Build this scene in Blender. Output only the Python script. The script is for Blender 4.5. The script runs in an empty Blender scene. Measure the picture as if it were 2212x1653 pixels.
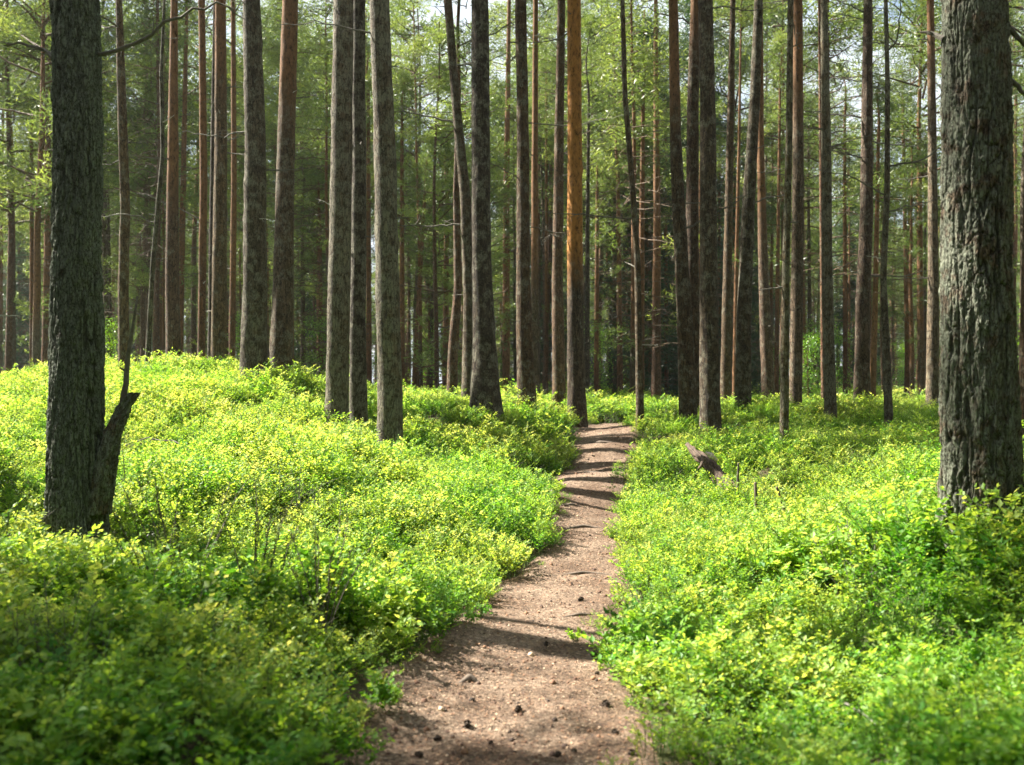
import bpy, math
import numpy as np
from mathutils import Vector

# ------------------------------------------------------------ scene basics
S = bpy.context.scene
COL = S.collection
CAM_H = 1.5
F = 2150.0; CX = 1106.0; CY = 826.5          # pixels of the measuring frame (2212 x 1653)

cam_d = bpy.data.cameras.new("camera")
cam_d.sensor_width = 36.0
cam_d.lens = F / 2212.0 * 36.0
cam_d.clip_start = 0.05
cam_d.clip_end = 900.0
cam_d.dof.use_dof = True
cam_d.dof.focus_distance = 10.0
cam_d.dof.aperture_fstop = 2.4
cam = bpy.data.objects.new("camera", cam_d)
COL.objects.link(cam)
cam.location = (0, 0, CAM_H)
cam.rotation_euler = (math.radians(90), 0, 0)
S.camera = cam

SUN_EL = math.radians(45.0)
SUN_AZ = math.atan2(-0.92, 0.40)             # measured from +Y towards +X
SUN_DIR = Vector((math.sin(SUN_AZ) * math.cos(SUN_EL), math.cos(SUN_AZ) * math.cos(SUN_EL), math.sin(SUN_EL)))

world = bpy.data.worlds.new("World")
S.world = world
world.use_nodes = True
wt = world.node_tree
wt.nodes.clear()
w_out = wt.nodes.new("ShaderNodeOutputWorld")
w_bg = wt.nodes.new("ShaderNodeBackground")
w_sky = wt.nodes.new("ShaderNodeTexSky")
w_sky.sky_type = 'NISHITA'
w_sky.sun_disc = False
w_sky.sun_elevation = SUN_EL
w_sky.sun_rotation = SUN_AZ
w_sky.dust_density = 2.0
w_tc = wt.nodes.new("ShaderNodeTexCoord")
w_n = wt.nodes.new("ShaderNodeTexNoise")
w_n.inputs["Scale"].default_value = 5.0
w_n.inputs["Detail"].default_value = 6.0
w_n.inputs["Roughness"].default_value = 0.6
w_map = wt.nodes.new("ShaderNodeMapping")
w_map.inputs["Scale"].default_value = (1, 1, 2.2)
w_r = wt.nodes.new("ShaderNodeMapRange")
w_r.inputs[1].default_value = 0.30
w_r.inputs[2].default_value = 0.56
w_mix = wt.nodes.new("ShaderNodeMix")
w_mix.data_type = 'RGBA'
w_mix.inputs[7].default_value = (4.9, 5.4, 5.8, 1)     # bright thin summer cloud
L = wt.links.new
L(w_tc.outputs["Generated"], w_map.inputs[0]); L(w_map.outputs[0], w_n.inputs["Vector"])
L(w_n.outputs["Fac"], w_r.inputs[0]); L(w_r.outputs[0], w_mix.inputs[0])
L(w_sky.outputs[0], w_mix.inputs[6]); L(w_mix.outputs[2], w_bg.inputs[0])
w_bg.inputs[1].default_value = 0.05
L(w_bg.outputs[0], w_out.inputs[0])

sun_d = bpy.data.lights.new("sun", 'SUN')
sun_d.energy = 5.0
sun_d.angle = math.radians(0.5)
sun_d.color = (1.0, 0.94, 0.82)
sun = bpy.data.objects.new("sun", sun_d)
COL.objects.link(sun)
sun.rotation_euler = SUN_DIR.to_track_quat('Z', 'Y').to_euler()
sun.location = (-20, 10, 30)

S.view_settings.view_transform = 'Standard'
S.view_settings.look = 'None'
S.view_settings.exposure = 2.3
S.view_settings.gamma = 1.0
S.render.engine = 'CYCLES'
cy = S.cycles
cy.max_bounces = 7
cy.diffuse_bounces = 4
cy.glossy_bounces = 2
cy.transmission_bounces = 5
cy.transparent_max_bounces = 4
cy.use_denoising = True
cy.caustics_reflective = False
cy.caustics_refractive = False
cy.sample_clamp_indirect = 6.0

RNG = np.random.default_rng(11)

# ------------------------------------------------------------ numpy noise
def _hash(ix, iy, iz, seed):
    h = (ix.astype(np.int64) * 374761393 + iy.astype(np.int64) * 668265263 + iz.astype(np.int64) * 2147483647 + seed * 974711) & 0xFFFFFFFF
    h = ((h ^ (h >> 13)) * 1274126177) & 0xFFFFFFFF
    return ((h ^ (h >> 16)) & 0xFFFF) / 65535.0

def vnoise(x, y, z=0.0, seed=0):
    """value noise, -1..1"""
    x, y, z = np.broadcast_arrays(np.asarray(x, float), np.asarray(y, float), np.asarray(z, float))
    ix, iy, iz = np.floor(x), np.floor(y), np.floor(z)
    fx, fy, fz = x - ix, y - iy, z - iz
    fx, fy, fz = (f * f * (3 - 2 * f) for f in (fx, fy, fz))
    r = 0
    for dx in (0, 1):
        for dy in (0, 1):
            for dz in (0, 1):
                w = (fx if dx else 1 - fx) * (fy if dy else 1 - fy) * (fz if dz else 1 - fz)
                r = r + w * _hash(ix + dx, iy + dy, iz + dz, seed)
    return r * 2 - 1

def fbm(x, y, z=0.0, seed=0, octaves=4, gain=0.5):
    a, s, r = 1.0, 0.0, 0.0
    for o in range(octaves):
        r = r + a * vnoise(np.asarray(x) * 2 ** o, np.asarray(y) * 2 ** o, np.asarray(z) * 2 ** o, seed + o)
        s += a
        a *= gain
    return r / s

def px(u, v, d):
    """point at depth d seen at measuring-frame pixel (u, v)"""
    return np.array([(u - CX) / F * d, d, CAM_H - (v - CY) / F * d])

# ------------------------------------------------------------ terrain
SH = 0.27     # usual height of the blueberry cover
path_pts = [(1084, 1653, 3.9, .52), (1098, 1500, 4.8, .50), (1135, 1400, 5.6, .43), (1188, 1300, 6.8, .41), (1268, 1200, 8.5, .30),
            (1272, 1100, 10.6, .33), (1278, 1020, 12.6, .38), (1310, 980, 14.0, .42), (1300, 930, 16.2, .38)]
PW = [(0.05, -4.0, .5), (0.02, 0.0, .55)]
ctrl = [(0, -4, 0.05), (0, 0, 0), (0, 2, 0)]
for u, v, d, hw in path_pts:
    p = px(u, v, d)
    PW.append((p[0], d, hw)); ctrl.append((p[0], d, p[2]))
PW += [(1.75, 17.6, .32), (2.9, 19.0, .3), (4.8, 20.5, .3)]
PW = np.array(PW)
for u, v, d, s in [(800, 1500, 3.9, 1), (300, 1500, 3.2, 1), (600, 1300, 4.8, 1), (200, 1300, 4.5, 1), (900, 1250, 6.0, 1), (1090, 1180, 7.5, 1),
                   (600, 1130, 7.5, 1), (900, 1080, 8.8, 1), (1170, 1090, 9.3, 1), (400, 1000, 9, 1), (700, 1000, 10, 1), (842, 975, 12, 1),
                   (1000, 985, 12, 1), (165, 1125, 7, 1), (0, 1000, 8, 1), (0, 860, 12, 1), (-60, 850, 13.5, 1), (30, 845, 14.5, 1), (350, 800, 14, 1.1), (500, 812, 14.5, 1.1), (250, 802, 14, 1.1), (120, 830, 14, 1),
                   (550, 822, 15, 1), (640, 835, 15, 1), (727, 915, 13, 1), (775, 925, 13.5, 1), (400, 900, 11.5, 1), (870, 870, 15.5, 1),
                   (1000, 867, 15, 1), (1100, 905, 15, 1), (1200, 950, 14.3, 1), (1235, 990, 13.5, .8), (1165, 1030, 12.6, .2),
                   (1400, 885, 17, 1), (1400, 950, 14, 1), (1370, 1090, 11, .5), (1400, 1200, 7.6, .7), (1420, 1400, 4.9, .7), (1500, 1550, 3.9, .7),
                   (1700, 1300, 5.5, 1), (1900, 1500, 3.8, 1), (2200, 1500, 3.4, 1), (2200, 1200, 5, 1), (2120, 1070, 5.8, 1), (2120, 1105, 5.2, 1.2), (1800, 1100, 7.5, 1),
                   (1500, 1100, 9, 1), (1500, 940, 13, 1), (1693, 945, 11.5, 1), (1800, 960, 11, 1), (1950, 1000, 9.5, 1), (1533, 900, 14.5, 1),
                   (1700, 885, 17, 1), (1900, 950, 14, 1), (1900, 885, 18, 1), (2030, 890, 17, 1), (2212, 885, 18, 1)]:
    p = px(u, v, d)
    ctrl.append((p[0], p[1], p[2] - SH * s))
ctrl += [(-3, 0, .25), (3, 0, .2), (-2, 2, .2), (0, -8, .1), (-6, 3, .6), (6, 3, .5), (-9, 8, .9), (9, 8, .6), (-9, 19, 1.05), (-4.5, 19, 1.1),
         (-1, 20, .85), (1.6, 19, .72), (5, 22, .65), (-20, 30, 1.0), (0, 30, .6), (20, 30, .6), (0, 60, .3), (-40, 60, .5), (40, 60, .3), (-14, 12, 1.0), (12, 14, .7)]
ctrl = np.array(ctrl, float)

for u, v, d in [(165, 1150, 7), (843, 975, 12), (726, 920, 13), (775, 925, 13.6), (548, 822, 15), (606, 822, 15.5), (474, 800, 17), (374, 785, 18), (269, 780, 17), (1016, 868, 15.6), (976, 865, 17),
                (1048, 868, 14.2), (1139, 873, 16), (1247, 900, 16.6), (1383, 892, 15), (1488, 892, 15.2), (1534, 900, 14.5), (1605, 885, 16), (1693, 948, 11.6), (1718, 888, 16), (1795, 905, 15), (1862, 875, 17), (1922, 912, 14), (2014, 890, 17)]:
    p = px(u, v, d); ctrl = np.vstack([ctrl, [p[0], p[1], p[2] - .22]])

def _phi(r): return np.sqrt(r * r + 0.4 ** 2)
def _warp(x, y):
    k = 1.0 / (1.0 + 0.04 * np.clip(y, 0, None))
    return x * k, np.sign(y) * np.log1p(0.04 * np.abs(y)) / 0.04
_cx, _cy = _warp(ctrl[:, 0], ctrl[:, 1])
_A = -_phi(np.hypot(_cx[:, None] - _cx[None], _cy[:, None] - _cy[None])) + 0.03 * np.eye(len(ctrl))
_M = np.block([[_A, np.ones((len(ctrl), 1))], [np.ones((1, len(ctrl))), np.zeros((1, 1))]])
_W = np.linalg.solve(_M, np.append(ctrl[:, 2], 0))

def path_dist(x, y):
    """signed distance outside the trodden edge (m), negative on the path"""
    x = np.asarray(x, float); y = np.asarray(y, float)
    c = np.interp(y, PW[:, 1], PW[:, 0]); hw = np.interp(y, PW[:, 1], PW[:, 2])
    sl = np.interp(y + .3, PW[:, 1], PW[:, 0]) - np.interp(y - .3, PW[:, 1], PW[:, 0])
    dd = np.abs(x - c) / np.sqrt(1 + (sl / .6) ** 2) - hw
    dd = np.where(y > 20.5, 5.0, dd)
    return dd + 0.07 * vnoise(x * 3.1, y * 3.1, 0, 5)

def bank_dist(x, y):
    """bare eroded bank left of the path"""
    return np.hypot((x - 0.30) / 0.42, (y - 12.1) / 0.75) - 1.0

def ground(x, y, bumps=True):
    x = np.asarray(x, float); y = np.asarray(y, float)
    sh = x.shape
    x1, y1 = x.ravel(), y.ravel()
    z = np.empty(len(x1))
    for a in range(0, len(x1), 20000):
        wx, wy = _warp(x1[a:a + 20000], np.clip(y1[a:a + 20000], -12, 90))
        z[a:a + 20000] = -_phi(np.hypot(wx[:, None] - _cx[None], wy[:, None] - _cy[None])) @ _W[:-1] + _W[-1]
    far = np.clip((np.hypot(x1, y1) - 45) / 40, 0, 1)
    z = z * (1 - far) + 0.35 * far
    if bumps:
        off = np.clip((path_dist(x1, y1) + 0.05) / 0.7, 0, 1)
        z += off * (0.11 * vnoise(x1 * .75, y1 * .75, 0, 21) + 0.085 * vnoise(x1 * 1.7, y1 * 1.7, 0, 22))
        z += 0.012 * fbm(x1 * 5, y1 * 5, 0, 23, 3)
    return z.reshape(sh)

def gz(x, y): return float(ground(np.array([x]), np.array([y]))[0])

# ------------------------------------------------------------ mesh helpers
def mesh_np(name, verts, faces, mats, midx=None, attrs=None, smooth=False):
    """faces: (n,4) or (n,3) int array, or list of those"""
    me = bpy.data.meshes.new(name)
    fl = faces if isinstance(faces, list) else [faces]
    fl = [f for f in fl if len(f)]
    loops = np.concatenate([f.ravel() for f in fl]).astype(np.int32)
    tot = np.concatenate([np.full(len(f), f.shape[1], np.int32) for f in fl])
    start = np.concatenate([[0], np.cumsum(tot)[:-1]]).astype(np.int32)
    me.vertices.add(len(verts)); me.vertices.foreach_set("co", np.asarray(verts, np.float32).ravel())
    me.loops.add(len(loops)); me.loops.foreach_set("vertex_index", loops)
    me.polygons.add(len(tot)); me.polygons.foreach_set("loop_start", start)
    if midx is not None: me.polygons.foreach_set("material_index", np.asarray(midx, np.int32))
    me.polygons.foreach_set("use_smooth", np.full(len(tot), smooth))
    for m in mats: me.materials.append(m)
    for k, v in (attrs or {}).items():
        at = me.attributes.new(k, 'FLOAT', 'POINT'); at.data.foreach_set("value", np.asarray(v, np.float32))
    me.update(calc_edges=True)
    return me

def add(name, me, parent=None, loc=(0, 0, 0), rotz=0.0, scale=1.0):
    o = bpy.data.objects.new(name, me)
    COL.objects.link(o)
    o.location = loc; o.rotation_euler = (0, 0, rotz); o.scale = (scale,) * 3
    if parent is not None: o.parent = parent
    return o

def tag(o, label, cat, group=None):
    o["label"] = label; o["category"] = cat
    if group: o["group"] = group
    return o

def norm(v): return v / np.maximum(np.linalg.norm(v, axis=-1, keepdims=True), 1e-9)

def blades(P, Dv, length, width, rng, fold=0.0, face=None):
    """kite-shaped leaves/needles: P base (n,3), Dv direction; returns verts (4n,3), quads"""
    n = len(P)
    Dv = norm(Dv)
    if face is None: face = norm(rng.normal(size=(n, 3)))
    s = norm(np.cross(Dv, face)); nn = np.cross(s, Dv)
    length = np.broadcast_to(length, (n,))[:, None]; width = np.broadcast_to(width, (n,))[:, None]
    V = np.empty((n, 4, 3))
    V[:, 0] = P
    V[:, 1] = P + Dv * length * .45 + s * width * .5 + nn * fold * width
    V[:, 2] = P + Dv * length
    V[:, 3] = P + Dv * length * .45 - s * width * .5 + nn * fold * width
    return V.reshape(-1, 3), np.arange(4 * n).reshape(n, 4)

def tube(pts, rad, sides=6, ref=None):
    """tapered tube through pts; returns verts, quads"""
    pts = np.asarray(pts, float); rad = np.asarray(rad, float); k = len(pts)
    t = norm(np.gradient(pts, axis=0))
    up = np.array([0.13, 0.2, 1.0]) if abs(t[:, 2]).mean() < .8 else np.array([1.0, 0.1, 0])
    a = norm(np.cross(t, up)); b = np.cross(t, a)
    th = np.linspace(0, 2 * np.pi, sides, endpoint=False)
    V = pts[:, None] + rad[:, None, None] * (np.cos(th)[None, :, None] * a[:, None] + np.sin(th)[None, :, None] * b[:, None])
    i = np.arange(k - 1)[:, None] * sides; j = np.arange(sides)[None]; j2 = (j + 1) % sides
    Q = np.stack([i + j, i + j2, i + sides + j2, i + sides + j], -1).reshape(-1, 4)
    return V.reshape(-1, 3), Q

class MB:
    def __init__(s): s.v = []; s.q = []; s.m = []; s.a = []; s.n = 0
    def add(s, vq, mat=0, var=0.5):
        v, q = vq
        s.v.append(v); s.q.append(q + s.n); s.m.append(np.full(len(q), mat)); s.n += len(v)
        s.a.append(np.broadcast_to(np.asarray(var, float), (len(v),)))
    def mesh(s, name, mats, smooth=False):
        return mesh_np(name, np.concatenate(s.v), np.concatenate(s.q), mats, np.concatenate(s.m), {"var": np.concatenate(s.a)}, smooth)

# ------------------------------------------------------------ materials
def new_mat(name):
    m = bpy.data.materials.new(name); m.use_nodes = True
    t = m.node_tree; t.nodes.clear()
    return m, t, t.nodes.new("ShaderNodeOutputMaterial")

def nd(t, typ, inputs=None, **props):
    n = t.nodes.new(typ)
    for k, v in props.items(): setattr(n, k, v)
    for k, v in (inputs or {}).items():
        if isinstance(v, bpy.types.NodeSocket): t.links.new(v, n.inputs[k])
        else: n.inputs[k].default_value = v
    return n

def ramp(t, fac, stops):
    r = t.nodes.new("ShaderNodeValToRGB"); t.links.new(fac, r.inputs[0])
    e = r.color_ramp.elements
    while len(e) < len(stops): e.new(0.5)
    for el, (p, c) in zip(e, stops): el.position = p; el.color = (*c, 1)
    return r.outputs[0]

def mixc(t, f, a, b, mode='MIX'):
    n = t.nodes.new("ShaderNodeMix"); n.data_type = 'RGBA'; n.blend_type = mode
    for k, v in ((0, f), (6, a), (7, b)):
        if isinstance(v, bpy.types.NodeSocket): t.links.new(v, n.inputs[k])
        else: n.inputs[k].default_value = v if k == 0 else (*v, 1)
    return n.outputs[2]

def math_n(t, op, a, b=0.0, clamp=False):
    n = t.nodes.new("ShaderNodeMath"); n.operation = op; n.use_clamp = clamp
    for k, v in ((0, a), (1, b)):
        if isinstance(v, bpy.types.NodeSocket): t.links.new(v, n.inputs[k])
        else: n.inputs[k].default_value = v
    return n.outputs[0]

def leaf_mat(name, stops, trans=0.45, gloss=0.06, tint=(1.15, 1.1, 0.5), patch=None, patch_scale=0.6, rough=0.4):
    m, t, out = new_mat(name)
    var = nd(t, "ShaderNodeAttribute", attribute_name="var").outputs["Fac"]
    rnd = nd(t, "ShaderNodeObjectInfo").outputs["Random"]
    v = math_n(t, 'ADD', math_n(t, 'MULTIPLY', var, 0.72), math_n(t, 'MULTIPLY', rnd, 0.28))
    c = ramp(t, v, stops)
    if patch:
        pos = nd(t, "ShaderNodeNewGeometry").outputs["Position"]
        n = nd(t, "ShaderNodeTexNoise", {"Vector": pos, "Scale": patch_scale, "Detail": 3.0})
        f = nd(t, "ShaderNodeMapRange", {0: n.outputs["Fac"], 1: 0.42, 2: 0.62}).outputs[0]
        c = mixc(t, f, c, patch, 'MULTIPLY')
    d = nd(t, "ShaderNodeBsdfDiffuse", {"Color": c})
    tc = mixc(t, 1.0, c, tint, 'MULTIPLY')
    tr = nd(t, "ShaderNodeBsdfTranslucent", {"Color": tc})
    mx = nd(t, "ShaderNodeMixShader", {0: trans, 1: d.outputs[0], 2: tr.outputs[0]})
    g = nd(t, "ShaderNodeBsdfGlossy", {"Roughness": rough, "Color": (1, 1, 1, 1)})
    mx2 = nd(t, "ShaderNodeMixShader", {0: gloss, 1: mx.outputs[0], 2: g.outputs[0]})
    t.links.new(mx2.outputs[0], out.inputs[0])
    return m

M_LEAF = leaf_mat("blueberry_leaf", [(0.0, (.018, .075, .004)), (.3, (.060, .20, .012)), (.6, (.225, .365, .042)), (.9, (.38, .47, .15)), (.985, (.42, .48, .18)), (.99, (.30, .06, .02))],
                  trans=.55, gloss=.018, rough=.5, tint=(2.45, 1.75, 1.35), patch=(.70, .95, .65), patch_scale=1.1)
M_NEEDLE = leaf_mat("pine_needles", [(0, (.02, .042, .02)), (.5, (.092, .134, .038)), (1, (.25, .29, .075))], trans=.42, gloss=.03, tint=(1.7, 1.7, .95))
M_NEEDLE_Y = leaf_mat("young_pine_needles", [(0, (.03, .055, .022)), (.5, (.112, .165, .046)), (1, (.26, .305, .085))], trans=.45, gloss=.03, tint=(1.75, 1.7, .95))
M_SPRUCE = leaf_mat("spruce_needles", [(0, (.010, .03, .014)), (.5, (.024, .06, .024)), (1, (.06, .12, .04))], trans=.25, gloss=.04)
M_BROAD = leaf_mat("birch_leaves", [(0, (.06, .16, .015)), (.5, (.14, .32, .025)), (1, (.26, .46, .05))], trans=.5, gloss=.05, tint=(1.6, 1.35, .5))
M_HEATH = leaf_mat("heather_leaves", [(0, (.02, .03, .01)), (1, (.07, .08, .02))], trans=.2, gloss=.03)

def bark_mat(name, vs=34.0, crack=.09, grey=(.165, .132, .098), dark=(.03, .024, .018), orange=(.20, .105, .05), lichen=(.185, .18, .135), bump=1.0, near=False):
    """Scots pine bark: fissured plates below, thin orange flakes above the object's 'orange_h'; lichen by object property"""
    m, t, out = new_mat(name)
    tc = nd(t, "ShaderNodeTexCoord").outputs["Object"]
    sep = nd(t, "ShaderNodeSeparateXYZ", {0: tc})
    mp = nd(t, "ShaderNodeMapping", {0: tc, "Scale": (1, 1, .2)}).outputs[0]
    n1 = nd(t, "ShaderNodeTexNoise", {"Vector": mp, "Scale": 9.0, "Detail": 5.0, "Roughness": .6})
    wv = nd(t, "ShaderNodeVectorMath", {0: mp, 1: nd(t, "ShaderNodeVectorMath", {0: n1.outputs["Color"], 1: (.12, .12, .12)}, operation='MULTIPLY').outputs[0]}, operation='ADD').outputs[0]
    vo = nd(t, "ShaderNodeTexVoronoi", {"Vector": wv, "Scale": vs}, feature='DISTANCE_TO_EDGE')
    plate = nd(t, "ShaderNodeMapRange", {0: vo.outputs["Distance"], 1: 0.0, 2: crack}).outputs[0]
    vc = nd(t, "ShaderNodeTexVoronoi", {"Vector": wv, "Scale": vs}, feature='F1').outputs["Color"]
    vc = nd(t, "ShaderNodeSeparateColor", {0: vc}).outputs[0]
    n2 = nd(t, "ShaderNodeTexNoise", {"Vector": tc, "Scale": 38.0, "Detail": 4.0})
    base = mixc(t, plate, dark, mixc(t, n2.outputs["Fac"], tuple(c * .28 for c in grey), tuple(c * 1.8 for c in grey)))
    base = mixc(t, .5, base, mixc(t, 1.0, base, vc, 'MULTIPLY'))
    oi = nd(t, "ShaderNodeObjectInfo")
    base = mixc(t, 1.0, base, oi.outputs["Color"], 'MULTIPLY')
    # orange upper stem
    n3 = nd(t, "ShaderNodeTexNoise", {"Vector": mp, "Scale": 3.0, "Detail": 3.0})
    oh = nd(t, "ShaderNodeAttribute", attribute_name="orange_h", attribute_type='OBJECT').outputs["Fac"]
    zz = math_n(t, 'SUBTRACT', math_n(t, 'ADD', sep.outputs[2], math_n(t, 'MULTIPLY', n3.outputs["Fac"], 1.6)), oh)
    of = nd(t, "ShaderNodeMapRange", {0: zz, 1: .4, 2: 1.6}).outputs[0]
    n4 = nd(t, "ShaderNodeTexNoise", {"Vector": nd(t, "ShaderNodeMapping", {0: tc, "Scale": (1, 1, .45)}).outputs[0], "Scale": 21.0, "Detail": 6.0, "Roughness": .78})
    ora = ramp(t, n4.outputs["Fac"], [(.36, tuple(c * .15 for c in orange)), (.46, tuple(c * .7 for c in orange)), (.6, orange), (.75, tuple(min(1, c * 1.5) for c in orange))])
    base = mixc(t, of, base, ora)
    # lichen and algae
    n5 = nd(t, "ShaderNodeTexNoise", {"Vector": tc, "Scale": 7.0, "Detail": 8.0, "Roughness": .72})
    li = nd(t, "ShaderNodeAttribute", attribute_name="lichen", attribute_type='OBJECT').outputs["Fac"]
    lf = nd(t, "ShaderNodeMapRange", {0: math_n(t, 'ADD', n5.outputs["Fac"], math_n(t, 'MULTIPLY', li, .22)), 1: .56, 2: .66}).outputs[0]
    lf = math_n(t, 'MULTIPLY', math_n(t, 'MULTIPLY', lf, .75 if near else .5), math_n(t, 'ADD', math_n(t, 'MULTIPLY', plate, .8), .2))
    n6 = nd(t, "ShaderNodeTexNoise", {"Vector": tc, "Scale": 60.0, "Detail": 3.0})
    lc = mixc(t, n6.outputs["Fac"], tuple(c * .2 for c in lichen), tuple(c * 2.2 for c in lichen))
    base = mixc(t, math_n(t, 'MULTIPLY', lf, math_n(t, 'SUBTRACT', 1.0, of)), base, lc)
    if near:
        fis = nd(t, "ShaderNodeAttribute", attribute_name="fis").outputs["Fac"]
        base = mixc(t, math_n(t, 'MULTIPLY', fis, .7), base, dark)
    hgt = math_n(t, 'ADD', math_n(t, 'MULTIPLY', plate, math_n(t, 'SUBTRACT', 1.0, math_n(t, 'MULTIPLY', of, .75))), math_n(t, 'MULTIPLY', n2.outputs["Fac"], .55))
    hgt = math_n(t, 'ADD', hgt, math_n(t, 'MULTIPLY', n5.outputs["Fac"], .4))
    bp = nd(t, "ShaderNodeBump", {"Height": hgt, "Strength": .9, "Distance": .012 * bump})
    p = nd(t, "ShaderNodeBsdfPrincipled", {"Base Color": base, "Roughness": .88, "Normal": bp.outputs[0]})
    p.inputs["Specular IOR Level"].default_value = .25
    t.links.new(p.outputs[0], out.inputs[0])
    return m

M_BARK = bark_mat("pine_bark")
M_BARK_ORANGE = bark_mat('orange_pine_bark', orange=(.40, .18, .045))
M_BARK_NEAR = bark_mat("mossy_pine_bark", vs=60.0, crack=.12, grey=(.14, .112, .082), dark=(.022, .018, .014), lichen=(.12, .14, .105), bump=.4, near=True)

def wood_mat(name, a, b, scale=18, stretch=(1, 1, .15)):
    m, t, out = new_mat(name)
    tc = nd(t, "ShaderNodeTexCoord").outputs["Object"]
    mp = nd(t, "ShaderNodeMapping", {0: tc, "Scale": stretch}).outputs[0]
    n = nd(t, "ShaderNodeTexNoise", {"Vector": mp, "Scale": float(scale), "Detail": 6.0, "Roughness": .65})
    c = ramp(t, n.outputs["Fac"], [(.3, a), (.65, b)])
    bp = nd(t, "ShaderNodeBump", {"Height": n.outputs["Fac"], "Strength": .8, "Distance": .01})
    p = nd(t, "ShaderNodeBsdfPrincipled", {"Base Color": c, "Roughness": .85, "Normal": bp.outputs[0]})
    t.links.new(p.outputs[0], out.inputs[0])
    return m
M_TWIG = wood_mat("dead_twig", (.05, .042, .033), (.13, .115, .09), 30, (1, 1, 1))
M_TWIG_PALE = wood_mat("bleached_twig", (.2, .18, .15), (.5, .46, .4), 25, (1, 1, 1))
M_LIMB = wood_mat("limb_bark", (.04, .03, .022), (.14, .085, .045), 12, (1, 1, 1))
M_LOG = wood_mat("rotten_log_wood", (.015, .01, .007), (.13, .085, .055), 34, (1, 1, .3))
M_ROOT = wood_mat("root_wood", (.05, .036, .026), (.16, .12, .09), 20, (1, 1, 1))
M_CUT = wood_mat("weathered_break", (.28, .22, .17), (.6, .52, .44), 30, (1, 1, 1))
M_STEM = wood_mat("blueberry_stem", (.05, .11, .02), (.13, .2, .04), 20, (1, 1, 1))
M_CONE = wood_mat("cone_scales", (.02, .014, .01), (.09, .06, .04), 60, (1, 1, 1))

def ground_mat():
    m, t, out = new_mat("forest_floor")
    pos = nd(t, "ShaderNodeNewGeometry").outputs["Position"]
    n = nd(t, "ShaderNodeTexNoise", {"Vector": pos, "Scale": 1.3, "Detail": 6.0})
    n2 = nd(t, "ShaderNodeTexNoise", {"Vector": pos, "Scale": 55.0, "Detail": 5.0, "Roughness": .7})
    c = ramp(t, n2.outputs["Fac"], [(.3, (.022, .014, .008)), (.5, (.07, .045, .025)), (.7, (.17, .115, .065))])
    moss = ramp(t, n2.outputs["Fac"], [(.3, (.015, .03, .006)), (.7, (.09, .14, .02))])
    f = nd(t, "ShaderNodeMapRange", {0: n.outputs["Fac"], 1: .45, 2: .58}).outputs[0]
    c = mixc(t, f, c, moss)
    bp = nd(t, "ShaderNodeBump", {"Height": n2.outputs["Fac"], "Strength": .9, "Distance": .03})
    p = nd(t, "ShaderNodeBsdfPrincipled", {"Base Color": c, "Roughness": .95, "Normal": bp.outputs[0]})
    t.links.new(p.outputs[0], out.inputs[0])
    return m
M_GROUND = ground_mat()

def path_mat():
    m, t, out = new_mat("trodden_earth")
    pos = nd(t, "ShaderNodeNewGeometry").outputs["Position"]
    n0 = nd(t, "ShaderNodeTexNoise", {"Vector": pos, "Scale": 2.2, "Detail": 4.0})
    n1 = nd(t, "ShaderNodeTexNoise", {"Vector": pos, "Scale": 42.0, "Detail": 8.0, "Roughness": .75})
    v = nd(t, "ShaderNodeTexVoronoi", {"Vector": pos, "Scale": 85.0, "Randomness": 1.0})
    c = ramp(t, n1.outputs["Fac"], [(.30, (.035, .022, .014)), (.46, (.14, .092, .06)), (.6, (.30, .215, .15)), (.76, (.54, .44, .33))])
    tint = ramp(t, n0.outputs["Fac"], [(.38, (.55, .47, .40)), (.6, (1.0, 1.0, 1.0))])
    c = mixc(t, 1.0, c, tint, 'MULTIPLY')
    c = mixc(t, .35, c, mixc(t, 1.0, c, nd(t, "ShaderNodeSeparateColor", {0: v.outputs["Color"]}).outputs[0], 'OVERLAY'))
    h = math_n(t, 'ADD', n1.outputs["Fac"], math_n(t, 'MULTIPLY', v.outputs["Distance"], .6))
    bp = nd(t, "ShaderNodeBump", {"Height": h, "Strength": .8, "Distance": .018})
    p = nd(t, "ShaderNodeBsdfPrincipled", {"Base Color": c, "Roughness": .95, "Normal": bp.outputs[0]})
    t.links.new(p.outputs[0], out.inputs[0])
    return m
M_PATH = path_mat()

def plain_var_mat(name, stops):
    m, t, out = new_mat(name)
    var = nd(t, "ShaderNodeAttribute", attribute_name="var").outputs["Fac"]
    p = nd(t, "ShaderNodeBsdfPrincipled", {"Base Color": ramp(t, var, stops), "Roughness": .8})
    t.links.new(p.outputs[0], out.inputs[0])
    return m
M_LITTER = plain_var_mat("needle_litter", [(0, (.03, .018, .012)), (.4, (.11, .05, .028)), (.8, (.30, .16, .085)), (1, (.55, .42, .29))])

# ------------------------------------------------------------ ground sheet and path
def grid_mesh(name, xs, ys, zf, mat, mask=None):
    X, Y = np.meshgrid(xs, ys)
    Z = zf(X, Y)
    V = np.stack([X, Y, Z], -1).reshape(-1, 3)
    nx, ny = len(xs), len(ys)
    i = (np.arange(ny - 1)[:, None] * nx + np.arange(nx - 1)[None]).ravel()
    Q = np.stack([i, i + 1, i + nx + 1, i + nx], -1)
    if mask is not None:
        k = mask(X, Y).ravel()
        Q = Q[(k[Q].any(axis=1))]
        used = np.unique(Q); rm = np.full(len(V), -1); rm[used] = np.arange(len(used))
        V = V[used]; Q = rm[Q]
    return mesh_np(name, V, Q, [mat], smooth=True)

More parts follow.
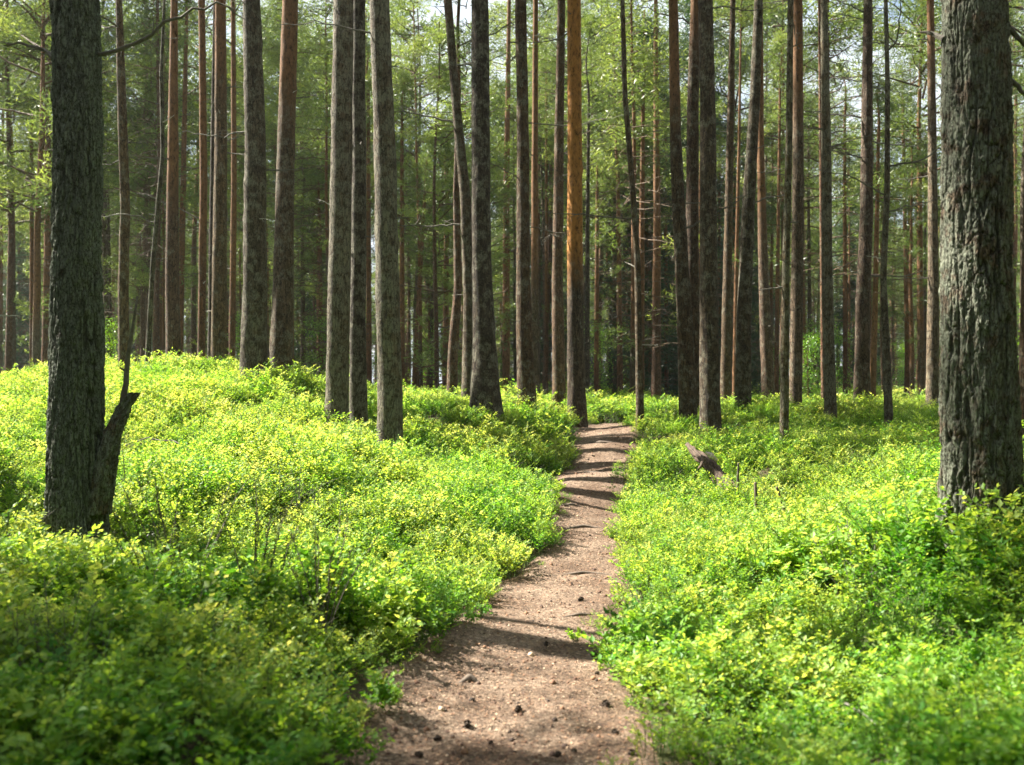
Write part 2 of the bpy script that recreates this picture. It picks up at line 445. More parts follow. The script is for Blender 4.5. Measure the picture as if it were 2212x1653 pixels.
xs = np.concatenate([-np.geomspace(12, 400, 26)[::-1], np.arange(-11.9, 12, .1), np.geomspace(12, 400, 26)])
ys = np.concatenate([-np.geomspace(4, 300, 16)[::-1], np.arange(-3.9, 26, .1), np.geomspace(26, 500, 40)])
g = add("ground", grid_mesh("ground", xs, ys, lambda x, y: ground(x, y) - .02 * (path_dist(x, y) < .05), M_GROUND))
g["kind"] = "structure"

def path_z(x, y):
    d = path_dist(x, y)
    z = ground(x, y)
    e = np.clip((d + .02) / .22, 0, 1)
    steps = 0.0 * np.clip(1 - np.abs(((y * 1.35 + .35 * vnoise(x * 2, y * .4, 0, 3)) % 1) - .5) / .12, 0, 1) * (y > 7)
    return z + .025 + .012 * fbm(x * 9, y * 9, 0, 31, 4, .6) + steps - e * e * .075
pm = grid_mesh("path", np.arange(-1.8, 5.2, .025), np.arange(.2, 20.3, .04), path_z, M_PATH, lambda x, y: (path_dist(x, y) < .24) | (bank_dist(x, y) < .0))
p_o = add("path", pm); p_o["kind"] = "structure"

def top_z(x, y):
    x = np.asarray(x, float); y = np.asarray(y, float)
    return np.maximum(ground(x, y), path_z(x, y))

# needle litter and crumbs on the path
def litter(n=42000):
    rng = np.random.default_rng(3)
    y = 3.3 + 14 * rng.random(n * 3) ** 1.7
    x = np.interp(y, PW[:, 1], PW[:, 0]) + rng.uniform(-1, 1, n * 3) * (np.interp(y, PW[:, 1], PW[:, 2]) + .35)
    keep = path_dist(x, y) < .3
    x, y = x[keep][:n], y[keep][:n]
    z = top_z(x, y) + .004
    n = len(x)
    th = rng.uniform(0, 2 * np.pi, n)
    D = np.stack([np.cos(th), np.sin(th), rng.normal(0, .12, n)], -1)
    kind = rng.random(n)
    ln = np.where(kind < .72, rng.uniform(.02, .05, n), rng.uniform(.008, .022, n))
    wd = np.where(kind < .72, .0022, rng.uniform(.006, .014, n))
    V, Q = blades(np.stack([x, y, z], -1), D, ln, wd, rng, fold=.15, face=norm(np.stack([rng.normal(0, .3, n), rng.normal(0, .3, n), np.ones(n)], -1)))
    o = add("pine_litter", mesh_np("pine_litter", V, Q, [M_LITTER], attrs={"var": np.repeat(rng.random(n), 4)}))
    o["kind"] = "stuff"
litter()

# ------------------------------------------------------------ blueberry clumps (unlinked sources of the ground cover)
def clump_mesh(seed, n_stems=10, leaf=.030, hscale=1.0, rad=.17, sparse=1.0):
    rng = np.random.default_rng(seed); b = MB()
    LP, LD, LF, LV, LL = [], [], [], [], []
    for s in range(n_stems):
        az = rng.uniform(0, 2 * np.pi); r0 = rad * math.sqrt(rng.random())
        p0 = np.array([math.cos(az) * r0, math.sin(az) * r0, -.03])
        h = rng.uniform(.19, .36) * hscale * (1.1 - .35 * r0 / rad)
        lean = np.array([math.cos(az), math.sin(az), 0]) * rng.uniform(0, .35) + rng.normal(0, .1, 3) * [1, 1, 0]
        ts = np.linspace(0, 1, 5)
        pts = p0 + ts[:, None] * np.array([0, 0, h]) + (ts ** 1.5)[:, None] * lean * h
        b.add(tube(pts, .0022 * (1 - .6 * ts) + .0006, 3), 1)
        tone = rng.normal(0, .12)
        for k in range(rng.integers(4, 7)):
            t0 = rng.uniform(.35, .98)
            q0 = p0 + t0 * np.array([0, 0, h]) + t0 ** 1.5 * lean * h
            a2 = rng.uniform(0, 2 * np.pi); up = rng.uniform(.3, 1.1)
            d = norm(np.array([math.cos(a2), math.sin(a2), up])); bl = rng.uniform(.06, .13) * hscale
            q1 = q0 + d * bl; q1[2] += .01
            b.add(tube(np.array([q0, (q0 + q1) / 2 + rng.normal(0, .004, 3), q1]), [.0012, .001, .0005], 3), 1)
            nl = int(rng.integers(6, 10) * sparse)
            tt = np.linspace(.12, 1, nl)
            side = norm(np.cross(d, [0, 0, 1.0]))
            for i, u in enumerate(tt):
                LP.append(q0 + (q1 - q0) * u)
                sg = 1 if i % 2 else -1
                LD.append(d * .55 + side * sg * .8 + rng.normal(0, .28, 3) + [0, 0, .1])
                LF.append(norm(np.array([0, 0, 1.0]) + rng.normal(0, .45, 3)))
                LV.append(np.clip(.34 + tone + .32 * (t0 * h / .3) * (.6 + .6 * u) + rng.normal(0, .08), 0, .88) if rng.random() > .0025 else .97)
                LL.append(leaf * rng.uniform(.65, 1.2) * (1.15 - .35 * u))
    LP, LD, LF = map(np.array, (LP, LD, LF)); LL = np.array(LL)
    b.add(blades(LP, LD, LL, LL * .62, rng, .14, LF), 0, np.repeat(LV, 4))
    return b.mesh("blueberry_clump", [M_LEAF, M_TWIG if sparse < .5 else M_STEM])

src = bpy.data.collections.new("blueberry_sources")
N_CL = 12
for i in range(N_CL):
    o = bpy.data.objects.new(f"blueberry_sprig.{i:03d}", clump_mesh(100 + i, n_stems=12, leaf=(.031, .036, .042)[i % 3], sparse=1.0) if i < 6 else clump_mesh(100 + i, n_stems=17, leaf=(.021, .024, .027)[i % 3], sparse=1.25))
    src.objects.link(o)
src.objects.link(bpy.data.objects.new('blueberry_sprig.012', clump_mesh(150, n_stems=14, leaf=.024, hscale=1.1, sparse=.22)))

def gn_scatter(name, pts, rots, scl, idx, coll):
    me = bpy.data.meshes.new(name)
    n = len(pts)
    me.vertices.add(n); me.vertices.foreach_set("co", np.asarray(pts, np.float32).ravel())
    a = me.attributes.new("rot", 'FLOAT_VECTOR', 'POINT'); a.data.foreach_set("vector", np.asarray(rots, np.float32).ravel())
    a = me.attributes.new("scl", 'FLOAT_VECTOR', 'POINT'); a.data.foreach_set("vector", np.asarray(scl, np.float32).ravel())
    a = me.attributes.new("idx", 'INT', 'POINT'); a.data.foreach_set("value", np.asarray(idx, np.int32))
    ob = add(name, me)
    ng = bpy.data.node_groups.new(name, 'GeometryNodeTree')
    ng.interface.new_socket("Geometry", in_out='INPUT', socket_type='NodeSocketGeometry')
    ng.interface.new_socket("Geometry", in_out='OUTPUT', socket_type='NodeSocketGeometry')
    gi = ng.nodes.new("NodeGroupInput"); go = ng.nodes.new("NodeGroupOutput")
    ci = ng.nodes.new("GeometryNodeCollectionInfo"); ci.inputs[0].default_value = coll
    ci.inputs["Separate Children"].default_value = True; ci.inputs["Reset Children"].default_value = True
    ip = ng.nodes.new("GeometryNodeInstanceOnPoints"); ip.inputs["Pick Instance"].default_value = True
    def na(nm, typ):
        x = ng.nodes.new("GeometryNodeInputNamedAttribute"); x.data_type = typ; x.inputs[0].default_value = nm
        return x.outputs[0]
    l = ng.links.new
    l(gi.outputs[0], ip.inputs["Points"]); l(ci.outputs[0], ip.inputs["Instance"])
    l(na("rot", 'FLOAT_VECTOR'), ip.inputs["Rotation"]); l(na("scl", 'FLOAT_VECTOR'), ip.inputs["Scale"])
    l(na("idx", 'INT'), ip.inputs["Instance Index"]); l(ip.outputs[0], go.inputs[0])
    md = ob.modifiers.new("scatter", 'NODES'); md.node_group = ng
    ob["kind"] = "stuff"
    return ob

def jitter_grid(x0, x1, y0, y1, step, rng):
    X, Y = np.meshgrid(np.arange(x0, x1, step), np.arange(y0, y1, step))
    X = X + rng.uniform(-.5, .5, X.shape) * step; Y = Y + rng.uniform(-.5, .5, Y.shape) * step
    return X.ravel(), Y.ravel()

TREE_XY = []   # filled below: (x, y, radius) keeps shrubs out of the trunks

def scatter_cover():
    rng = np.random.default_rng(8)
    P, R_, Sc, I = [], [], [], []
    for (y0, y1, step, s) in [(.9, 18.0, .185, 1.0), (18.0, 34, .34, 1.55), (34, 75, .8, 2.6)]:
        hx = y1 * .56 + 2.5
        X, Y = jitter_grid(-hx, hx, y0, y1, step, rng)
        k = (np.abs(X) < Y * .54 + 2.2) & (np.hypot(X, Y) > 1.45)
        X, Y = X[k], Y[k]
        pd = path_dist(X, Y)
        edge = np.where(X > np.interp(Y, PW[:, 1], PW[:, 0]), .06, .10)
        k = ((pd > edge * s) | ((pd > -.07) & (rng.random(len(X)) < .38) & (s == 1))) & (bank_dist(X, Y) > .0)
        # a few open mossy gaps
        gap = vnoise(X * .9, Y * .9, 0, 77) + .4 * vnoise(X * 3, Y * 3, 0, 78)
        k &= (gap > -.86) | (rng.random(len(X)) < .3)
        # thin dry strip at the lower right edge of the path
        dry = (Y < 4.6) & (X > .4) & (pd < .45) & (X < 1.4)
        k &= ~dry | (rng.random(len(X)) < .45)
        for (tx, ty, tr) in TREE_XY:
            k &= np.hypot(X - tx, Y - ty) > tr + .07
        X, Y, pd = X[k], Y[k], pd[k]
        n = len(X)
        Z = ground(X, Y) - .01
        small = np.where(pd < .1, rng.uniform(.28, .6, n), np.clip(.5 + pd / .45, .5, 1.0))
        hv = 1.0 + .32 * vnoise(X * 1.1, Y * 1.1, 0, 55) + .24 * vnoise(X * 3.3, Y * 3.3, 0, 56)
        low = np.where((X > 0) & (pd < 1.2) & (Y < 12), .85, 1.0)
        sc = s * small * hv * rng.uniform(.82, 1.2, n) * low
        P.append(np.stack([X, Y, Z], -1))
        R_.append(np.stack([rng.normal(0, .10, n), rng.normal(0, .10, n), rng.uniform(0, 2 * np.pi, n)], -1))
        Sc.append(np.stack([sc * rng.uniform(.95, 1.15, n)] * 2 + [sc * (1.0 if s == 1 else .8)], -1))
        I.append(np.where(rng.random(n) < np.clip((Y - 3.5) / 4, .1, 1), rng.integers(6, 12, n), rng.integers(0, 6, n)))
    I = [np.where(rng.random(len(q)) < .05, 12, q) for q in I]
    gn_scatter("blueberry_undergrowth", np.concatenate(P), np.concatenate(R_), np.concatenate(Sc), np.concatenate(I), src)

# ------------------------------------------------------------ trunks
def trunk_mesh(name, pts, rad, sides=18, mat=None, rough=.05, seed=0, dz=.12, near=False, flare=.35, lo=None, hi=None):
    """pts: centre line from ground upwards (local), rad: radii"""
    pts = np.asarray(pts, float); rad = np.asarray(rad, float)
    ln = np.concatenate([[0], np.cumsum(np.linalg.norm(np.diff(pts, axis=0), axis=1))])
    if near:
        u = np.concatenate([np.arange(0, hi, dz), np.arange(hi, ln[-1], .12), [ln[-1]]])
    else:
        u = np.linspace(0, ln[-1], max(8, int(ln[-1] / dz)))
    C = np.stack([np.interp(u, ln, pts[:, k]) for k in range(3)], -1)
    if len(pts) > 2:
        for _ in range(3 if not near else 0):
            C[1:-1] = (C[:-2] + 2 * C[1:-1] + C[2:]) / 4
    Rr = np.interp(u, ln, rad)
    Rr = Rr * (1 + flare * np.exp(-u / .16))
    th = np.linspace(0, 2 * np.pi, sides, endpoint=False)
    U, T = np.meshgrid(u, th, indexing='ij')
    RR = Rr[:, None] * np.ones_like(T)
    cx, cy_ = np.cos(T), np.sin(T)
    attrs = {}
    if near:
        k = RR / .02 * .42
        wx = cx * k; wy = cy_ * k; wz = U * 3.0
        warp = .55 * fbm(wx * .8, wy * .8, U * 5, seed + 9, 3)
        n = vnoise(wx + warp, wy + warp * .5, wz, seed) + .35 * vnoise(wx * 2.3, wy * 2.3 + warp, wz * 2.2, seed + 1)
        deep = np.clip(vnoise(wx * .5, wy * .5, U * 1.6, seed + 12) * .8 + .7, .15, 1.2)
        fis = np.exp(-(n / .15) ** 2) * deep
        n_h = vnoise(wx * 1.6 + warp, wy * 1.6, U * 9 + warp * 2, seed + 4)
        fis = np.maximum(fis, .8 * np.exp(-(n_h / .07) ** 2) * deep)
        plate = vnoise(wx * 2.5, wy * 2.5, U * 14, seed + 2)
        fine = fbm(wx * 7, wy * 7, U * 70, seed + 3, 3, .65)
        disp = -.019 * fis + .009 * plate + .008 * fine + .018 * vnoise(cx * 1.3, cy_ * 1.3, U * 1.1, seed + 5)
        RR = RR + disp
        RR *= 1 + .16 * np.exp(-U / .35) * vnoise(cx * 1.8, cy_ * 1.8, .5, seed + 6)
        attrs["fis"] = np.clip(fis * 1.1 - .1, 0, 1).ravel()
    else:
        RR = RR * (1 + rough * fbm(cx * 1.6, cy_ * 1.6, U * 2.2, seed, 4, .6)) * (1 + .2 * np.exp(-U / .25) * vnoise(cx * 2, cy_ * 2, 0, seed + 6))
        # knots and scars
        rr = np.random.default_rng(seed + 50)
        for _ in range(int(ln[-1] * 1.2)):
            ku, kt = rr.uniform(.5, ln[-1]), rr.uniform(0, 2 * np.pi)
            dt = np.angle(np.exp(1j * (T - kt)))
            RR = RR + .10 * Rr[:, None] * np.exp(-((U - ku) / .07) ** 2 - (dt / .35) ** 2)
    V = C[:, None] + np.stack([RR * cx, RR * cy_, np.zeros_like(RR)], -1)
    i = np.arange(len(u) - 1)[:, None] * sides; j = np.arange(sides)[None]; j2 = (j + 1) % sides
    Q = np.stack([i + j, i + j2, i + sides + j2, i + sides + j], -1).reshape(-1, 4)
    return mesh_np(name, V.reshape(-1, 3), Q, [mat or M_BARK], attrs=attrs, smooth=True)

# ------------------------------------------------------------ crowns
def limb_curve(p0, az, rise, L, rng, droop=0.0, n=5):
    t = np.linspace(0, 1, n)[:, None]
    d = np.array([math.cos(az) * math.cos(rise), math.sin(az) * math.cos(rise), math.sin(rise)])
    pts = p0 + d * L * t + np.array([0, 0, 1.0]) * (-droop * L * t ** 2)
    pts[1:] += rng.normal(0, .05 * L, (n - 1, 3)) * [1, 1, .6]
    return pts

def tufts(b, C, rng, n_needle, size, width, updir=.35, mat=0, tone=None, spread=.08):
    """needle tufts round centres C"""
    n = len(C)
    P = np.repeat(C, n_needle, 0) + rng.normal(0, spread, (n * n_needle, 3))
    D = rng.normal(size=(n * n_needle, 3)); D[:, 2] = D[:, 2] * .7 + updir
    tone = rng.normal(.5, .18, n) if tone is None else tone
    v = np.clip(np.repeat(tone, n_needle) + rng.normal(0, .10, n * n_needle), 0, 1)
    b.add(blades(P, D, rng.uniform(.6, 1.2, len(P)) * size, width, rng), mat, np.repeat(v, 4))

def crown_mesh(kind, seed):
    rng = np.random.default_rng(seed); b = MB()
    if kind == 'pine':            # mature Scots pine top, local z 0..6.5, rounded and gappy
        H, R, nl = 6.5, 2.3, 40
        for i in range(nl):
            t = rng.random() ** .9; z = t * H
            az = rng.uniform(0, 2 * np.pi)
            L = R * (.35 + .75 * math.sin(math.pi * min(1, .18 + .78 * t))) * rng.uniform(.6, 1.15)
            pts = limb_curve(np.array([0, 0, z]), az, rng.uniform(.15, .6), L, rng, .1)
            b.add(tube(pts, np.linspace(.028, .006, 5), 4), 1)
            cs = []
            for k in range(13):
                u = rng.uniform(.4, 1.05)
                c = pts[0] + (pts[-1] - pts[0]) * u
                cs.append(c + rng.normal(0, .22, 3) * [1, 1, .5])
            tufts(b, np.array(cs), rng, 26, .17, .024, spread=.11, tone=np.clip(rng.normal(.5, .16) + rng.normal(0, .1, 13), 0, 1))
    elif kind == 'young':         # slim understorey pine, irregular clumpy branches, local z 0..7
        H, R = 7.0, 1.6
        z = .2
        while z < H - .2:
            t = z / H
            for k in range(rng.integers(2, 6)):
                az = rng.uniform(0, 2 * np.pi); L = R * (1 - t) ** .6 * rng.uniform(.35, 1.2) * (.6 + min(1, t * 2.2) * .5)
                pts = limb_curve(np.array([0, 0, z + rng.normal(0, .1)]), az, rng.uniform(-.05, .5), L, rng, -.1)
                b.add(tube(pts, np.linspace(.018, .004, 5), 3), 1)
                if t < .3 and rng.random() < .65: continue
                tn = np.clip(rng.normal(.45, .2), 0, 1)
                for q in range(rng.integers(2, 5)):
                    u = rng.uniform(.4, 1.05); c = pts[0] + (pts[-1] - pts[0]) * u + rng.normal(0, .14, 3)
                    m = 4; cs = c + rng.normal(0, .09, (m, 3)) * [1.3, 1.3, .6]
                    tufts(b, cs, rng, 15, .12, .018, spread=.04, tone=np.clip(tn + rng.normal(0, .08, m), 0, 1))
            z += rng.uniform(.25, .5)
        tufts(b, np.stack([np.zeros(8), np.zeros(8), np.linspace(H - .4, H, 8)], -1), rng, 12, .15, .02, .9)
    elif kind == 'twiggy':        # shaded pine: mostly bare dead branches below, thin green above, local z 0..8
        H, R = 8.0, 1.5
        for i in range(105):
            t = rng.random(); z = t * H
            az = rng.uniform(0, 2 * np.pi); L = R * (.5 + .6 * (1 - t)) * rng.uniform(.5, 1.1)
            pts = limb_curve(np.array([0, 0, z]), az, rng.uniform(-.15, .35), L, rng, .12)
            b.add(tube(pts, np.linspace(.014, .003, 5), 3), 1)
            for s in range(4):
                j = rng.integers(1, 4); d = rng.normal(0, 1, 3) * [1, 1, .6]
                b.add(tube(np.array([pts[j], pts[j] + norm(d) * L * .18, pts[j] + norm(d) * L * .34 + [0, 0, -.03]]), [.006, .004, .002], 3), 1)
            if t > .55 or rng.random() < .16:
                m = 8
                cs = pts[0] + (pts[-1] - pts[0]) * rng.uniform(.4, 1.05, m)[:, None] + rng.normal(0, .14, (m, 3))
                tufts(b, cs, rng, 15, .15, .02, tone=np.clip(rng.normal(.45, .16) + rng.normal(0, .1, m), 0, 1))
    elif kind == 'spruce':        # dense drooping conifer, local z 0..14
        H, R = 14.0, 2.6
        z = .8
        while z < H - .2:
            t = z / H
            for k in range(7):
                az = rng.uniform(0, 2 * np.pi); L = R * (1 - t) ** .75 * rng.uniform(.75, 1.1)
                pts = limb_curve(np.array([0, 0, z + rng.normal(0, .1)]), az, .1, L, rng, .25)
                b.add(tube(pts, np.linspace(.03, .006, 5), 3), 1)
                m = max(3, int(L * 6)); u = rng.uniform(.15, 1.05, m)
                cs = np.stack([np.interp(u, np.linspace(0, 1, 5), pts[:, q]) for q in range(3)], -1) + rng.normal(0, .16, (m, 3)) * [1, 1, .6]
                tufts(b, cs, rng, 16, .20, .035, -.5, tone=np.clip(rng.normal(.5, .15) + rng.normal(0, .1, m), 0, 1), spread=.1)
            z += rng.uniform(.28, .4)
    elif kind == 'broad':         # small bright deciduous sapling, local z 0..3.5
        for i in range(26):
            z = rng.uniform(.3, 3.2); az = rng.uniform(0, 2 * np.pi); L = rng.uniform(.5, 1.2) * (1.1 - z / 4.5)
            pts = limb_curve(np.array([0, 0, z]), az, rng.uniform(.3, .8), L, rng, .15)
            b.add(tube(pts, np.linspace(.012, .003, 5), 3), 1)
            m = 60
            P = pts[0] + (pts[-1] - pts[0]) * rng.uniform(.25, 1.1, m)[:, None] + rng.normal(0, .16, (m, 3))
            D = rng.normal(0, 1, (m, 3)) + [0, 0, -.3]
            b.add(blades(P, D, rng.uniform(.05, .08, m), .045, rng, .1), 0, np.repeat(np.clip(rng.normal(.5, .2, m), 0, 1), 4))
    mats = {'pine': M_NEEDLE, 'young': M_NEEDLE_Y, 'twiggy': M_NEEDLE_Y, 'spruce': M_SPRUCE, 'broad': M_BROAD}
    return b.mesh("crown_" + kind, [mats[kind], M_LIMB])

CR = {'pine': [crown_mesh('pine', 200 + i) for i in range(4)], 'young': [crown_mesh('young', 300 + i) for i in range(4)],
      'twiggy': [crown_mesh('twiggy', 400 + i) for i in range(3)], 'spruce': [crown_mesh('spruce', 500 + i) for i in range(2)],
      'broad': [crown_mesh('broad', 600 + i) for i in range(2)]}

def branch_mesh(name, pts, r0, seed=0, twigs=5, mat=None, tw=.35, green=0, crook=1.0):
    """a crooked bare branch through pts (local) with side twigs"""
    rng = np.random.default_rng(seed)
    pts = np.asarray(pts, float)
    L0 = np.linalg.norm(pts[-1] - pts[0])
    u = np.linspace(0, 1, 12); t = np.linspace(0, 1, len(pts))
    C = np.stack([np.interp(u, t, pts[:, k]) for k in range(3)], -1)
    C[1:-1] = (C[:-2] + 2 * C[1:-1] + C[2:]) / 4
    C[1:] += rng.normal(0, .010 * L0 * crook, (11, 3))
    b = MB(); b.add(tube(C, np.linspace(r0, r0 * .25, 12), 6), 0)
    tips = []
    for k in range(twigs):
        j = rng.integers(2, 11); d = norm(norm(C[j] - C[j - 1]) + rng.normal(0, .6, 3)); l = tw * L0 * rng.uniform(.3, 1) * (1 - j / 18)
        m1 = C[j] + d * l * .5; e = m1 + norm(d + rng.normal(0, .3, 3)) * l * .5
        b.add(tube(np.array([C[j], m1, e]), [r0 * .35, r0 * .22, r0 * .08], 4), 0); tips += [m1, e]
        for q in range(2):
            d2 = norm(d + rng.normal(0, .7, 3)); b.add(tube(np.array([m1, m1 + d2 * l * .2, m1 + d2 * l * .35 + [0, 0, -.01]]), [r0 * .15, r0 * .1, r0 * .05], 3), 0)
    if green:
        tufts(b, np.array([tips[k] for k in rng.integers(0, len(tips), green)]) + rng.normal(0, .1, (green, 3)), rng, 16, .09, .012, mat=1)
    return b.mesh(name, [mat or M_TWIG, M_NEEDLE])

